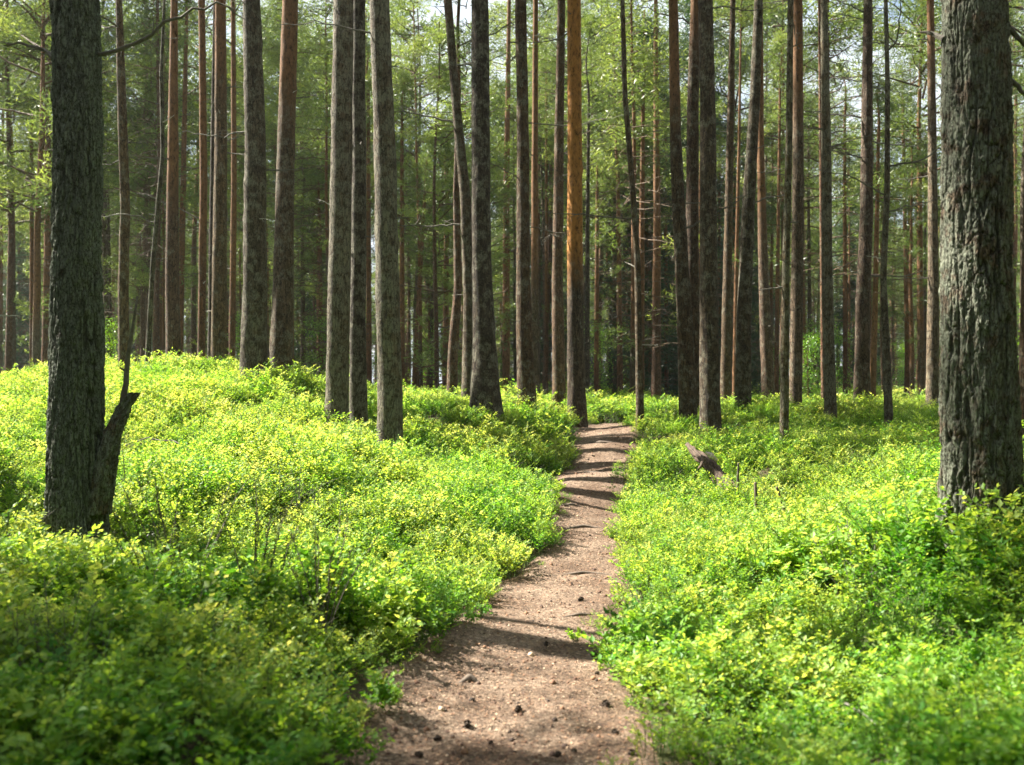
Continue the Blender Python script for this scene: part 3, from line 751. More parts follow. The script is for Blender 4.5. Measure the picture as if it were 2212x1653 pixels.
# ------------------------------------------------------------ the pines one can tell apart
# name rows: label, D, line [(u, v, width)] from top to ground, colour, orange_h, lichen, options
GREY = (1.06, 1.0, .93); BROWN = (1.25, .82, .60); DARK = (.62, .6, .6); RED = (1.1, .62, .46); PALE = (1.6, 1.5, 1.35)
HERO = [
 ("big mossy dark pine at left with a forked broken stem low on its side", 7.0, [(165, 0, 96), (170, 300, 100), (165, 600, 106), (165, 850, 112), (166, 1050, 122), (166, 1150, 140)], (.50, .56, .52), 99, 1.0, dict(near=1)),
 ("big lichen-covered pine at right, the widest trunk in view", 5.8, [(2103, 0, 134), (2108, 300, 139), (2108, 600, 146), (2116, 850, 152), (2121, 1000, 159), (2121, 1140, 172)], (1.08, .98, .88), 99, .75, dict(near=1)),
 ("tall grey pine standing lowest on the left bank nearest the path", 12.0, [(818, 0, 42), (830, 300, 46), (836, 600, 50), (842, 850, 54), (843, 985, 60)], GREY, 99, .6, {}),
 ("thick grey pine just left of a thinner close companion on the left bank", 13.0, [(742, 0, 42), (738, 300, 46), (733, 600, 48), (728, 850, 50), (726, 925, 58)], GREY, 99, .6, {}),
 ("thinner dark grey pine squeezed between two thick pines on the left bank", 13.6, [(778, 0, 28), (778, 400, 31), (774, 700, 34), (775, 935, 40)], DARK, 99, .5, {}),
 ("stout grey-brown pine with a wide foot on the crest of the left mound", 15.0, [(550, 0, 37), (556, 300, 44), (553, 600, 50), (548, 830, 60)], (.9, .85, .78), 99, .4, {}),
 ("pine with a rusty upper stem beside the stout crest pine", 15.5, [(621, 0, 34), (614, 300, 38), (610, 600, 44), (606, 830, 50)], (1.1, .95, .8), 4.2, .35, {}),
 ("straight light brown pine in the dense group on the crest", 17.0, [(477, 0, 23), (478, 300, 26), (474, 600, 31), (473, 800, 35)], (1.1, .92, .68), 5.0, .2, {}),
 ("slim dark stem touching the light brown pine of the crest group", 18.5, [(460, 0, 9), (458, 400, 14), (456, 800, 18)], DARK, 99, .2, {}),
 ("reddish brown slim stem at the left of the crest group", 19.0, [(440, 0, 14), (442, 400, 16), (434, 800, 17)], BROWN, 2.2, .1, {}),
 ("thin orange-brown stem at the right of the crest group", 21.0, [(503, 0, 10), (505, 400, 12), (500, 800, 15)], BROWN, 2.0, .1, {}),
 ("straight red-barked pine with dark foot behind the left mound", 18.0, [(371, 0, 15), (370, 300, 22), (370, 600, 29), (375, 800, 33)], (.95, .75, .66), 3.0, .1, dict(red=1)),
 ("thin orange stem close behind the red-barked pine", 27.0, [(398, 0, 7), (393, 400, 12), (386, 800, 15)], BROWN, 1.0, .1, {}),
 ("crooked brown pine with bare twigs seen right of the big dark trunk", 17.0, [(273, 0, 13), (276, 250, 19), (279, 450, 20), (270, 620, 22), (269, 790, 25)], (1.0, .82, .6), 99, .3, dict(br=6)),
 ("very thin bent dark sapling stem leaning over the left mound", 16.0, [(352, 0, 6), (346, 160, 8), (350, 330, 9), (330, 560, 10), (316, 795, 12)], (.7, .72, .6), 99, .5, {}),
 ("leaning slender pine bowing right towards the thick dark trunk", 15.6, [(968, 0, 17), (980, 157, 18), (993, 300, 20), (1006, 430, 24), (1016, 640, 30), (1016, 880, 40)], (1.0, .88, .74), 6.5, .4, {}),
 ("slim reddish pine with a pale curved foot left of the leaning pine", 17.0, [(990, 200, 10), (985, 420, 14), (989, 620, 18), (978, 760, 22), (975, 890, 25)], (1.1, .8, .66), 99, .3, dict(top=9)),
 ("thick very dark pine with spreading foot on the mound before the path bend", 14.2, [(1036, 0, 38), (1038, 300, 41), (1039, 550, 42), (1046, 760, 54), (1050, 885, 72)], (.62, .58, .54), 99, .35, {}),
 ("bright orange thin pine behind the mound, between two dark trunks", 29.0, [(1100, 0, 8), (1094, 400, 13), (1093, 870, 18)], BROWN, .6, .0, dict(red=1)),
 ("dark brown pine left of the path end", 16.0, [(1125, 0, 24), (1130, 300, 26), (1130, 600, 30), (1139, 890, 44)], (.95, .74, .55), 99, .3, {}),
 ("grey-orange slender pine half hidden behind the dark brown pine", 22.0, [(1157, 0, 11), (1155, 400, 14), (1156, 880, 22)], (1.0, .9, .8), 3.0, .1, {}),
 ("two-toned pine with pale dead branches just left of the orange pine", 19.0, [(1213, 0, 17), (1208, 300, 20), (1204, 600, 24), (1208, 880, 30)], (1.15, .88, .72), 99, .2, dict(br=8, pale=1)),
 ("orange-barked pine standing at the far end of the path", 16.6, [(1239, 0, 29), (1241, 300, 31), (1242, 600, 34), (1243, 750, 36), (1247, 915, 44)], (.85, .76, .7), 2.4, .1, dict(bright=1)),
 ("very thin dark stem right behind the orange path pine", 24.0, [(1270, 200, 5), (1268, 500, 9), (1268, 880, 12)], DARK, 99, .1, dict(top=8)),
 ("thin snaking sapling stem on the right side of the path end", 15.0, [(1345, 0, 9), (1350, 200, 11), (1362, 350, 12), (1377, 560, 13), (1383, 905, 18)], (.95, .8, .6), 99, .3, dict(br=4)),
 ("slim brown stem just behind the snaking sapling", 26.0, [(1388, 250, 8), (1386, 500, 12), (1384, 880, 16)], BROWN, 2.0, .1, dict(top=9)),
 ("reddish brown pine in the back between the snaking sapling and the close pair", 27.0, [(1418, 100, 10), (1420, 500, 16), (1417, 880, 22)], (1.1, .75, .62), 3.0, .1, {}),
 ("orange-topped pine of a close pair, slanting into its right neighbour", 15.2, [(1456, 0, 20), (1460, 280, 24), (1467, 450, 28), (1480, 700, 33), (1488, 905, 42)], (.85, .7, .55), 4.6, .3, {}),
 ("purplish brown pine wedged behind the orange-topped slanting pine", 16.2, [(1499, 0, 20), (1494, 250, 25), (1494, 550, 28), (1500, 890, 34)], (.9, .72, .62), 6.2, .2, {}),
 ("thick grey trunk right of the close pair, dark from foot to top", 14.5, [(1524, 0, 31), (1530, 300, 34), (1531, 600, 37), (1534, 915, 47)], (.8, .72, .62), 99, .3, {}),
 ("slim dark brown pine right of the thick grey trunk", 20.0, [(1579, 0, 11), (1574, 350, 16), (1566, 890, 25)], (.9, .74, .58), 99, .2, {}),
 ("far orange-lit pine just left of the leaning dark pine", 28.0, [(1596, 300, 6), (1590, 600, 9), (1587, 880, 13)], BROWN, .3, 0, {}),  # bark is orange almost from the foot up
 ("dark pine leaning to the right at its top, with a broad lower stem", 16.0, [(1637, 0, 18), (1630, 200, 22), (1616, 450, 27), (1606, 700, 31), (1605, 900, 36)], (.75, .7, .58), 99, .4, {}),
 ("short-looking brown-grey pine behind and right of the leaning dark pine", 21.0, [(1645, 0, 10), (1644, 300, 15), (1650, 600, 22), (1662, 890, 30)], (1.05, .85, .75), 4.0, .2, dict(red=1)),
 ("thin brown stem rooted nearest on the right bank", 11.6, [(1698, 0, 12), (1698, 300, 14), (1694, 600, 16), (1693, 955, 20)], (.9, .8, .56), 99, .5, {}),
 ("slender pine with a bright sunlit side right of the thin near stem", 16.0, [(1722, 0, 22), (1724, 300, 23), (1722, 600, 25), (1718, 895, 28)], (1.3, 1.15, 1.0), 4.8, .2, {}),
 ("very thin stem half hidden by the pale slender trunk", 18.0, [(1773, 0, 6), (1776, 400, 9), (1780, 890, 12)], BROWN, 99, .2, {}),
 ("pale lichen-grey slender pine in the middle of the right bank", 15.0, [(1783, 0, 15), (1787, 300, 20), (1788, 600, 22), (1795, 915, 27)], (1.1, 1.05, .85), 99, .6, {}),
 ("slightly curved purplish pine with many bare side branches", 17.0, [(1880, 0, 18), (1876, 250, 24), (1874, 480, 27), (1864, 650, 29), (1862, 885, 37)], (.85, .72, .68), 99, .2, dict(br=11)),
 ("thin wavy sapling stem right of the curved purplish pine", 14.0, [(1905, 0, 8), (1911, 180, 10), (1912, 420, 12), (1906, 600, 13), (1922, 925, 20)], (.95, .9, .8), 99, .5, dict(br=5)),
 ("reddish stem behind the thin wavy sapling", 25.0, [(1890, 300, 7), (1888, 600, 11), (1884, 880, 14)], BROWN, .6, .1, dict(top=8)),
 ("pale pine partly covered by the widest trunk at right", 17.0, [(2022, 0, 15), (2022, 300, 18), (2020, 600, 22), (2014, 900, 30)], (1.3, 1.2, 1.05), 6.0, .3, dict(br=5)),
 ("dark red-brown pine at the very right border", 11.0, [(2206, 0, 26), (2210, 300, 30), (2215, 600, 34), (2218, 900, 40)], (.9, .66, .5), 99, .1, dict(br=5)),
 ("dark trunk cut by the very left border", 8.0, [(-7, 0, 22), (-8, 250, 23), (-14, 500, 26), (-18, 900, 30)], DARK, 99, .4, {}),
]
# extra thin far stems, same recipe, each with its own words
MORE = [
 ("dull brown far stem at the left edge, above the dark shrubs", 32, [(70, 300, 7), (70, 560, 9), (70, 790, 12)], 1), ("thin far stem just left of the big dark trunk", 38, [(100, 350, 5), (98, 800, 9)], 2),
 ("faint brown stem between big dark trunk and crooked brown pine", 36, [(232, 300, 6), (240, 820, 10)], 2), ("thin far stem right of the bent sapling", 30, [(334, 380, 5), (336, 790, 8)], 1),
 ("reddish far stem between the rusty pine and the thick bank pine", 33, [(690, 500, 9), (692, 850, 17)], 0), ("narrow brown far stem close left of the thick bank pine", 36, [(652, 420, 6), (655, 850, 12)], 2),
 ("red-brown far stem between companion pine and lowest bank pine", 28, [(797, 200, 7), (797, 860, 14)], 0), ("reddish stem behind the right side of the lowest bank pine", 26, [(868, 300, 7), (868, 880, 14)], 0),
 ("left one of two far stems crossing low behind the bank", 32, [(918, 430, 7), (905, 650, 10), (892, 880, 12)], 0), ("right one of two far stems crossing low behind the bank", 33, [(906, 500, 7), (908, 880, 12)], 0),
 ("thin dark far stem before the leaning slender pine", 36, [(936, 500, 5), (930, 880, 9)], 2), ("dark red far stem touching the pale curved foot", 28, [(966, 380, 9), (962, 880, 15)], 0),
 ("thin pale far stem left of the two-toned pine", 33, [(1180, 200, 5), (1180, 880, 9)], 1), ("short reddish far stem right of the orange path pine", 30, [(1290, 420, 7), (1288, 880, 12)], 0),
 ("greyish far stem above the yellow shrubs right of path end", 37, [(1318, 480, 6), (1320, 880, 11)], 2), ("dark brown far stem before the bright green gap", 31, [(1336, 350, 8), (1340, 880, 14)], 1),
 ("thin orange far stem left of the slanting pine", 34, [(1436, 300, 6), (1440, 880, 10)], 0), ("pale orange far stem between the dark slim pine and leaning pine", 37, [(1553, 300, 5), (1553, 880, 9)], 1),
 ("far thin stem right of the bright sunlit slender pine", 34, [(1748, 300, 5), (1750, 880, 10)], 2), ("far stem left of the curved purplish pine", 32, [(1824, 250, 6), (1826, 880, 11)], 1),
 ("thin tall orange far stem beyond the wavy sapling", 33, [(1953, 250, 6), (1958, 560, 9), (1962, 880, 12)], 0), ("short brown far stem left of the pale half-covered pine", 35, [(1985, 420, 6), (1988, 880, 11)], 1),
 ("faint far stem in the last gap before the pale half-covered pine", 40, [(2002, 350, 4), (1997, 880, 8)], 2), ("dim brown far stem between the sunlit pine and thin near stem", 30, [(1682, 200, 5), (1676, 880, 11)], 1),
]
for lb, d, ln, c in MORE:
    HERO.append((lb, float(d), ln, (RED, BROWN, (.9, .82, .7))[c], (1.0, 3.0, 99)[c], .1, dict(top=8.0, far=1)))

def hero(label, D, line, colr, oh, lich, op, k):
    near = op.get('near')
    rng = np.random.default_rng(900 + k)
    P = np.array([px(u, v, D) for u, v, w in line]); W = np.array([w for _, _, w in line]) / F * D / 2
    P[:, 1] += np.linspace(rng.normal(0, .15), 0, len(P)) if not near else 0
    base_xy = P[-1][:2]
    g0 = gz(*base_xy)
    z_end = min(g0 - .15, P[-1][2])
    P[-1][2] = min(P[-1][2], g0 + .02)
    pts = [np.array([base_xy[0], base_xy[1], g0 - .2])] + [p for p in P[::-1]]
    rad = [W[-1]] + list(W[::-1])
    # carry on above the frame
    top_h = op.get('top', rng.uniform(13.5, 17))
    top_z = g0 + max(top_h, P[0][2] - g0 + (1.5 if 'top' in op else 4.5))
    dirn = norm(P[0] - P[1]); dirn = norm(np.array([dirn[0] * .6, rng.normal(0, .01), 1.0]))
    s = (top_z - P[0][2])
    for f in (.35, .7, 1.0):
        pts.append(P[0] + dirn * s * f + rng.normal(0, .04, 3) * [1, 1, 0]); rad.append(W[0] * (1 - f * .8))
    root_p = np.array([base_xy[0], base_xy[1], g0])
    pts = np.array(pts) - root_p
    root = bpy.data.objects.new("mossy_pine" if near else ("pine_tree" if W[-1] > .09 else "slender_pine"), None)
    COL.objects.link(root); root.location = root_p; root.empty_display_size = .3
    tag(root, label, "tree")
    if near:
        me = trunk_mesh("trunk", pts, rad, sides=420, mat=M_BARK_NEAR, seed=k * 7 + 3, dz=.0065, near=True, hi=5.4 if D > 6.5 else 4.6)
    else:
        me = trunk_mesh("trunk", pts, rad, sides=28 if D < 18 else 14, seed=k * 7, dz=.05 if D < 18 else .15, rough=.12)
    if op.get('bright'): me.materials[0] = M_BARK_ORANGE
    t = add("trunk", me, root)
    dk = .70 if D < 16.9 and not near else .85
    t.color = (colr[0] * dk, colr[1] * dk, colr[2] * dk, 1); t["lichen"] = float(lich)
    t["orange_h"] = float(oh)
    tp = pts[-1]
    if 'far' in op or 'top' in op:
        kind = 'young'; sc = rng.uniform(.55, .8); cz = tp[2] - 7 * sc + .3
        cr = add("crown", CR[kind][k % 4], root, (tp[0], tp[1], cz), rng.uniform(0, 6), sc)
    else:
        sc = rng.uniform(.62, .85); cz = tp[2] - 6.5 * sc + .4
        cr = add("crown", CR['pine'][k % 4], root, (tp[0], tp[1], cz), rng.uniform(0, 6), sc)
    for b in range(op.get('br', 3 if (D < 20 and W[-1] > .08 and not near) else (0 if near else 2))):
        h = rng.uniform(2.5, 9.5)
        i = np.interp(h, pts[:, 2], np.arange(len(pts))); c = np.array([np.interp(h, pts[:, 2], pts[:, q]) for q in range(3)])
        az = rng.choice([0, np.pi]) + rng.normal(0, .7); Lb = rng.uniform(.5, 1.6); ri = rng.uniform(-.1, .6)
        e = c + Lb * np.array([math.cos(az), math.sin(az), math.tan(ri) * .7])
        m = (c + e) / 2 + rng.normal(0, .08, 3) * Lb
        add("dead_branch", branch_mesh("dead_branch", [c, m, e], rng.uniform(.010, .018), seed=k * 31 + b, twigs=8, mat=M_TWIG_PALE if op.get('pale') and b % 2 else M_TWIG), root)
    if D < 22 and not near and not op.get('far'):
        for b in range(5):
            h = rng.uniform(1.2, 8.5); c = np.array([np.interp(h, pts[:, 2], pts[:, q]) for q in range(3)]); rr_ = np.interp(h, pts[:, 2], rad)
            az = rng.choice([0, np.pi]) + rng.normal(0, .9); dd = np.array([math.cos(az), math.sin(az), rng.uniform(-.2, .5)])
            e = c + dd * (rr_ + rng.uniform(.07, .28))
            add("branch_stub", branch_mesh("branch_stub", [c, (c + e) / 2, e], rng.uniform(.008, .016), seed=k * 17 + b, twigs=int(rng.integers(0, 3)), tw=.6, mat=M_TWIG_PALE if rng.random() < .3 else M_TWIG), root)
    TREE_XY.append((base_xy[0], base_xy[1], W[-1]))
    return root, root_p

for k, h in enumerate(HERO):
    root, rp = hero(*h, k)
    if k == 0:
        # forked broken stem at the foot and the long arching bare branch
        D = 7.0
        fk = [px(212, 1110, D - .05), px(226, 1010, D - .05), px(246, 930, D - .03), px(268, 880, D), px(288, 848, D)]
        me = trunk_mesh("stem", np.array(fk) - rp, [.085, .078, .06, .052, .036], sides=64, mat=M_BARK_NEAR, seed=77, dz=.008, near=True, flare=.0, hi=.9)
        s_ = add("broken_stem", me, root); s_.color = (.72, .64, .5, 1); s_["orange_h"] = 99.0; s_["lichen"] = .7
        sp = [px(252, 925, D), px(268, 860, D), px(275, 790, D), px(284, 720, D), px(298, 640, D)]
        me = branch_mesh("thin_stem", np.array(sp) - rp, .028, seed=5, twigs=2, tw=.2, mat=M_TWIG, crook=.25)
        add("thin_stem", me, root)
        lb = [px(205, 120, D), px(290, 92, D - .1), px(350, 62, D - .15), px(405, 25, D - .2), px(450, 14, D - .2), px(500, 16, D - .25), px(528, 36, D - .25)]
        add("arching_branch", branch_mesh("arching_branch", np.array(lb) - rp, .015, seed=9, twigs=4, tw=.12), root)
        lb = [px(125, 130, D), px(90, 105, D + .1), px(50, 92, D + .15), px(10, 100, D + .2)]
        add("dead_branch", branch_mesh("dead_branch", np.array(lb) - rp, .018, seed=10, twigs=6, tw=.5), root)
    if k == 1:
        D = 5.8
        for q, lb in enumerate([[px(2040, 85, D), px(2015, 72, D + .1), px(1985, 68, D + .15)], [px(2172, 50, D), px(2205, 90, D), px(2240, 120, D)],
                                [px(2172, 160, D), px(2200, 190, D), px(2250, 240, D)]]):
            add("dead_branch", branch_mesh("dead_branch", np.array(lb) - rp, .02, seed=20 + q, twigs=5, tw=.4), root)

# --------- pines standing outside the frame on the sunny side
def simple_pine(x, y, r, H, label, crown, csc, cz, colr=GREY, seed=1, name="pine_tree"):
    z = gz(x, y)
    root = bpy.data.objects.new(name, None); COL.objects.link(root); root.location = (x, y, z)
    tag(root, label, "tree")
    rng = np.random.default_rng(seed)
    hs = np.linspace(-.2, H, 7)
    pts = np.stack([rng.normal(0, .05, 7), rng.normal(0, .05, 7), hs], -1)
    t = add("trunk", trunk_mesh("trunk", pts, r * (1 - .8 * np.linspace(0, 1, 7) ** 1.3), 24, seed=seed, dz=.1), root)
    t.color = (*colr, 1); t["orange_h"] = 99.0; t["lichen"] = .5
    add("crown", CR[crown][seed % len(CR[crown])], root, (0, 0, cz), seed, csc)
    return root
simple_pine(-7.7, 9.02, .27, 15, "thick pine up the slope outside the view, shading the big mossy pine", 'pine', .75, 10.3, seed=3)
simple_pine(-9.4, 6.4, .20, 18, "tall dense spruce beside the trail, shading the near shrubs", 'spruce', 1.3, .6, seed=4, name="spruce_tree")
simple_pine(-8.4, 3.2, .18, 16, "slimmer pine beside the trail, behind the viewer's left shoulder", 'pine', 1.1, 7.0, seed=5)

# ------------------------------------------------------------ background stand
def bg_trunks():
    T = []
    for i in range(6):
        rng = np.random.default_rng(700 + i); H = 17
        hs = np.linspace(-.3, H, 9)
        w = np.cumsum(rng.normal(0, .07, (9, 2)), 0)
        T.append(trunk_mesh("trunk_far", np.stack([w[:, 0] - w[1, 0], w[:, 1] - w[1, 1], hs], -1), .15 * (1 - .78 * np.linspace(0, 1, 9) ** 1.2), 10, seed=i, dz=.5, flare=.2))
    return T
BT = bg_trunks()

def bg_tree(x, y, H, r, kind, csc, cz, k, label, group, name, rng):
    z = gz(x, y)
    root = bpy.data.objects.new(name, None); COL.objects.link(root); root.location = (x, y, z)
    root.rotation_euler = (rng.normal(0, .012), rng.normal(0, .012), rng.uniform(0, 6.28))
    tag(root, label, "tree", group)
    t = add("trunk", BT[k % 6], root); t.scale = (r / .15, r / .15, H / 17)
    c = [(1.0, .7, .55), BROWN, GREY, (.8, .72, .6), (1.2, .95, .75)][rng.integers(0, 5)]
    t.color = (*c, 1); t["orange_h"] = float(rng.choice([2.5, 6, 99, 99])); t["lichen"] = .2
    add("crown", CR[kind][k % len(CR[kind])], root, (0, 0, cz), rng.uniform(0, 6), csc)

def background():
    rng = np.random.default_rng(42)
    pts = []
    def ok(x, y, dmin):
        return all((x - a) ** 2 + (y - b) ** 2 > dmin ** 2 for a, b in pts)
    n = {'mature': 0, 'young': 0, 'twiggy': 0, 'broad': 0, 'spruce': 0}
    target = [('mature', 92, 25, 80), ('young', 56, 25, 60), ('twiggy', 56, 24, 60), ('broad', 30, 24, 50), ('spruce', 9, 32, 60)]
    for u, D, H, sc in [(20, 31, 15, 1.5), (75, 27, 13, 1.35), (235, 33, 16, 1.5), (310, 30, 13, 1.3), (128, 42, 19, 1.6), (0, 44, 19, 1.7), (415, 36, 16, 1.4), (690, 36, 13.5, 1.3), (900, 36, 14.5, 1.4), (780, 40, 16, 1.4), (1180, 38, 15, 1.4), (1330, 34, 13, 1.3), (1480, 40, 17, 1.5), (1990, 30, 14, 1.3)]:
        x = (u - CX) / F * D
        pts.append((x, D)); k = n['mature']; n['mature'] += 1
        bg_tree(x, D, H, .11, 'pine', sc, H - 6.3 * sc, k, "tall pine of the far stand with bare stem and green top", "tall pines of the far stand", "pine_tree", rng)
    tries = 0; thin = 0
    while thin < 14 and tries < 3000:
        tries += 1
        D = rng.uniform(27, 62); x = rng.uniform(-.54, .54) * D
        if not ok(x, D, .9): continue
        pts.append((x, D)); thin += 1; H = rng.uniform(12, 17); sc = rng.uniform(.55, .8)
        bg_tree(x, D, H, rng.uniform(.055, .085), 'pine', sc, H - 6.2 * sc, thin, "tall pine", "tall pines of the far stand", "pine_tree", rng)
    for kind, cnt, d0, d1 in target:
        tries = 0
        while n[kind] < cnt and tries < 5000:
            tries += 1
            D = d0 + (d1 - d0) * rng.random() ** .8
            x = rng.uniform(-.60, .60) * D
            if not ok(x, D, 1.1): continue
            uu = CX + F * x / D
            if kind == 'mature' and D < 60 and (1250 < uu < 1470 or 600 < uu < 960) and rng.random() < .4: continue
            if kind == 'mature' and 1700 < CX + F * x / D < 2000 and D < 60 and rng.random() < .75: continue
            if D < 30 and abs(x / D - (1300 - CX) / F) < .02: continue
            pts.append((x, D)); k = n[kind]; n[kind] += 1
            if kind == 'mature':
                H = rng.uniform(13, 20); sc = rng.uniform(.95, 1.5)
                bg_tree(x, D, H, rng.uniform(.08, .15), 'pine', sc, H - 6.0 * sc, k, "tall pine of the far stand with bare stem and green top", "tall pines of the far stand", "pine_tree", rng)
            elif kind == 'young':
                sc = rng.uniform(.7, 1.5); H = 7 * sc + rng.uniform(.5, 3.5)
                bg_tree(x, D, H, rng.uniform(.04, .08), 'young', sc, H - 7 * sc, k, "slim young pine with low yellow-green branches in the far stand", "young pines under the far stand", "young_pine", rng)
            elif kind == 'twiggy':
                sc = rng.uniform(.9, 1.4); H = 8 * sc + rng.uniform(1, 3.5)
                bg_tree(x, D, H, rng.uniform(.05, .09), 'twiggy', sc, H - 8 * sc, k, "shaded pine with many dry brown twigs in the far stand", "twiggy shaded pines of the far stand", "twiggy_pine", rng)
            elif kind == 'broad':
                sc = rng.uniform(.6, 1.0)
                bg_tree(x, D, 3.2 * sc, .02, 'broad', sc, 0, k, "low bright green leafy sapling between far trunks", "leafy saplings between the far trunks", "leafy_sapling", rng)
            else:
                sc = rng.uniform(.7, 1.1); H = 14 * sc
                bg_tree(x, D, H, .13, 'spruce', sc, 0, k, "dark green spruce standing deep in the far stand", "spruces deep in the far stand", "spruce_tree", rng)
background()

def gap_labels():
    # each far tree is told by its kind and by the pair of near trunks it is seen between
    marks = [(165, "the big dark left pine"), (371, "the red-barked pine"), (550, "the stout crest pine"), (735, "the thick bank pine"), (843, "the lowest bank pine"), (1045, "the wide-footed dark pine"),
             (1139, "the dark brown pine"), (1245, "the orange path pine"), (1378, "the snaking sapling"), (1533, "the thick grey trunk"), (1610, "the leaning dark pine"), (1721, "the sunlit slender pine"),
             (1792, "the pale slender pine"), (1866, "the curved purplish pine"), (2110, "the widest right trunk")]
    words = {"tall pines of the far stand": ("tall far pine", "tall far pines"), "young pines under the far stand": ("slim young far pine", "slim young far pines"), "twiggy shaded pines of the far stand": ("twiggy far pine", "twiggy far pines"),
             "leafy saplings between the far trunks": ("bright leafy sapling", "bright leafy saplings"), "spruces deep in the far stand": ("dark far spruce", "dark far spruces")}
    order = "first second third fourth fifth sixth seventh eighth ninth tenth eleventh twelfth thirteenth fourteenth fifteenth sixteenth seventeenth eighteenth nineteenth twentieth".split()
    bins = {}
    for o in bpy.data.objects:
        gname = o.get("group")
        if gname in words:
            u = CX + F * o.location.x / o.location.y
            i = sum(u > m for m, _ in marks)
            bins.setdefault((gname, i), []).append((u, o))
    for (gname, i), lst in bins.items():
        lst.sort(key=lambda q: q[0])
        where = "left of " + marks[0][1] if i == 0 else ("right of " + marks[-1][1] if i == len(marks) else "between " + marks[i - 1][1].replace("the ", "", 1) + " and " + marks[i][1].replace("the ", "", 1))
        for k, (u, o) in enumerate(lst):
            o["label"] = ("only " + words[gname][0] + " " + where) if len(lst) == 1 else order[min(k, 19)] + " " + words[gname][0] + " from left " + where
gap_labels()

# the wood beyond, one mass
wc = bpy.data.collections.new("far_wood_sources")
for i, (kd, j) in enumerate([('pine', 0), ('pine', 1), ('young', 0), ('young', 1), ('twiggy', 0), ('twiggy', 1), ('spruce', 0)]):
    wc.objects.link(bpy.data.objects.new(f"far_crown.{i:03d}", CR[kd][j]))
wc.objects.link(bpy.data.objects.new("far_stem", BT[0]))
def far_wood():
    rng = np.random.default_rng(5)
    P, R_, Sc, I = [], [], [], []
    for k in range(620):
        D = rng.uniform(78, 150); x = rng.uniform(-.66, .66) * D
        r = rng.random(); z = gz(x, D)
        H = rng.uniform(14, 21)
        P.append((x, D, z)); R_.append((0, 0, rng.uniform(0, 6))); Sc.append((1.3, 1.3, H / 17)); I.append(7)
        if r < .45: s = rng.uniform(1, 1.4); P.append((x, D, z + H - 6 * s)); I.append(rng.integers(0, 2))
        elif r < .9: s = rng.uniform(1.2, 1.9); P.append((x, D, z + rng.uniform(0, 4))); I.append(rng.integers(2, 6))
        else: s = rng.uniform(.8, 1.1); P.append((x, D, z)); I.append(6)
        R_.append((0, 0, rng.uniform(0, 6))); Sc.append((s, s, s))
    gn_scatter("far_woods", P, R_, Sc, I, wc)
far_wood()
def woods_around():
    # the same forest carries on to the sides and behind the viewer
    rng = np.random.default_rng(15)
    P, R_, Sc, I = [], [], [], []
    while len(P) < 900:
        a = rng.uniform(0, 2 * np.pi); d = rng.uniform(9, 48); x, y = d * math.cos(a), d * math.sin(a)
        if y > -7 and x < 0 and (x > -26 or y > 30 or abs(x) < .66 * y + 4): continue
        if y > -7 and x >= 0 and x < .66 * y + 7: continue
        if y > 45: continue
        z = gz(x, y); H = rng.uniform(14, 19)
        P.append((x, y, z)); R_.append((0, 0, rng.uniform(0, 6))); Sc.append((1.2, 1.2, H / 17)); I.append(7)
        r_ = rng.random()
        if r_ < .4: s = rng.uniform(.8, 1.2); P.append((x, y, z + H - 6 * s)); I.append(rng.integers(0, 2))
        elif r_ < .85: s = rng.uniform(1.0, 1.6); P.append((x, y, z + rng.uniform(0, 2))); I.append(rng.integers(2, 6))
        else: s = rng.uniform(.6, .9); P.append((x, y, z)); I.append(6)
        R_.append((0, 0, rng.uniform(0, 6))); Sc.append((s, s, s))
    gn_scatter("surrounding_woods", P, R_, Sc, I, wc)
woods_around()

# ------------------------------------------------------------ undergrowth
scatter_cover()

# ------------------------------------------------------------ small things on the ground
def heather(u, v, D, h, label, seed):
    p = px(u, v, D); z = gz(p[0], D); rng = np.random.default_rng(seed); b = MB()
    for s in range(9):
        az = rng.uniform(0, 6.28); q = np.array([math.cos(az), math.sin(az), 0])
        t = np.linspace(0, 1, 6)[:, None]; hh = h * rng.uniform(.6, 1.05)
        pts = q * .03 + t * np.array([0, 0, hh]) + t ** 1.4 * q * hh * rng.uniform(.1, .5) + np.concatenate([np.zeros((1, 3)), rng.normal(0, .008, (5, 3))])
        b.add(tube(pts, np.linspace(.004, .0015, 6), 4), 1)
        m = 110; u_ = rng.uniform(.25, 1, m); P = np.stack([np.interp(u_, np.linspace(0, 1, 6), pts[:, c]) for c in range(3)], -1) + rng.normal(0, .006, (m, 3))
        b.add(blades(P, rng.normal(0, .5, (m, 3)) + [0, 0, .8], .018, .005, rng), 0, np.repeat(rng.random(m), 4))
    o = add("heather_plant", b.mesh("heather_plant", [M_HEATH, M_TWIG]), loc=(p[0], D, z))
    tag(o, label, "plant", "wiry heather plants in the left shrubs")
heather(395, 1250, 5.6, .8, "wiry dark heather plant in front of the big mossy trunk", 1)
heather(350, 1260, 5.4, .7, "second wiry heather plant, nearer to the mossy trunk foot", 2)
heather(545, 1290, 5.2, .75, "wiry heather plant in the sunlit shrubs halfway to the path", 3)
heather(690, 1330, 5.0, .7, "wiry heather plant closest to the path on the left", 4)

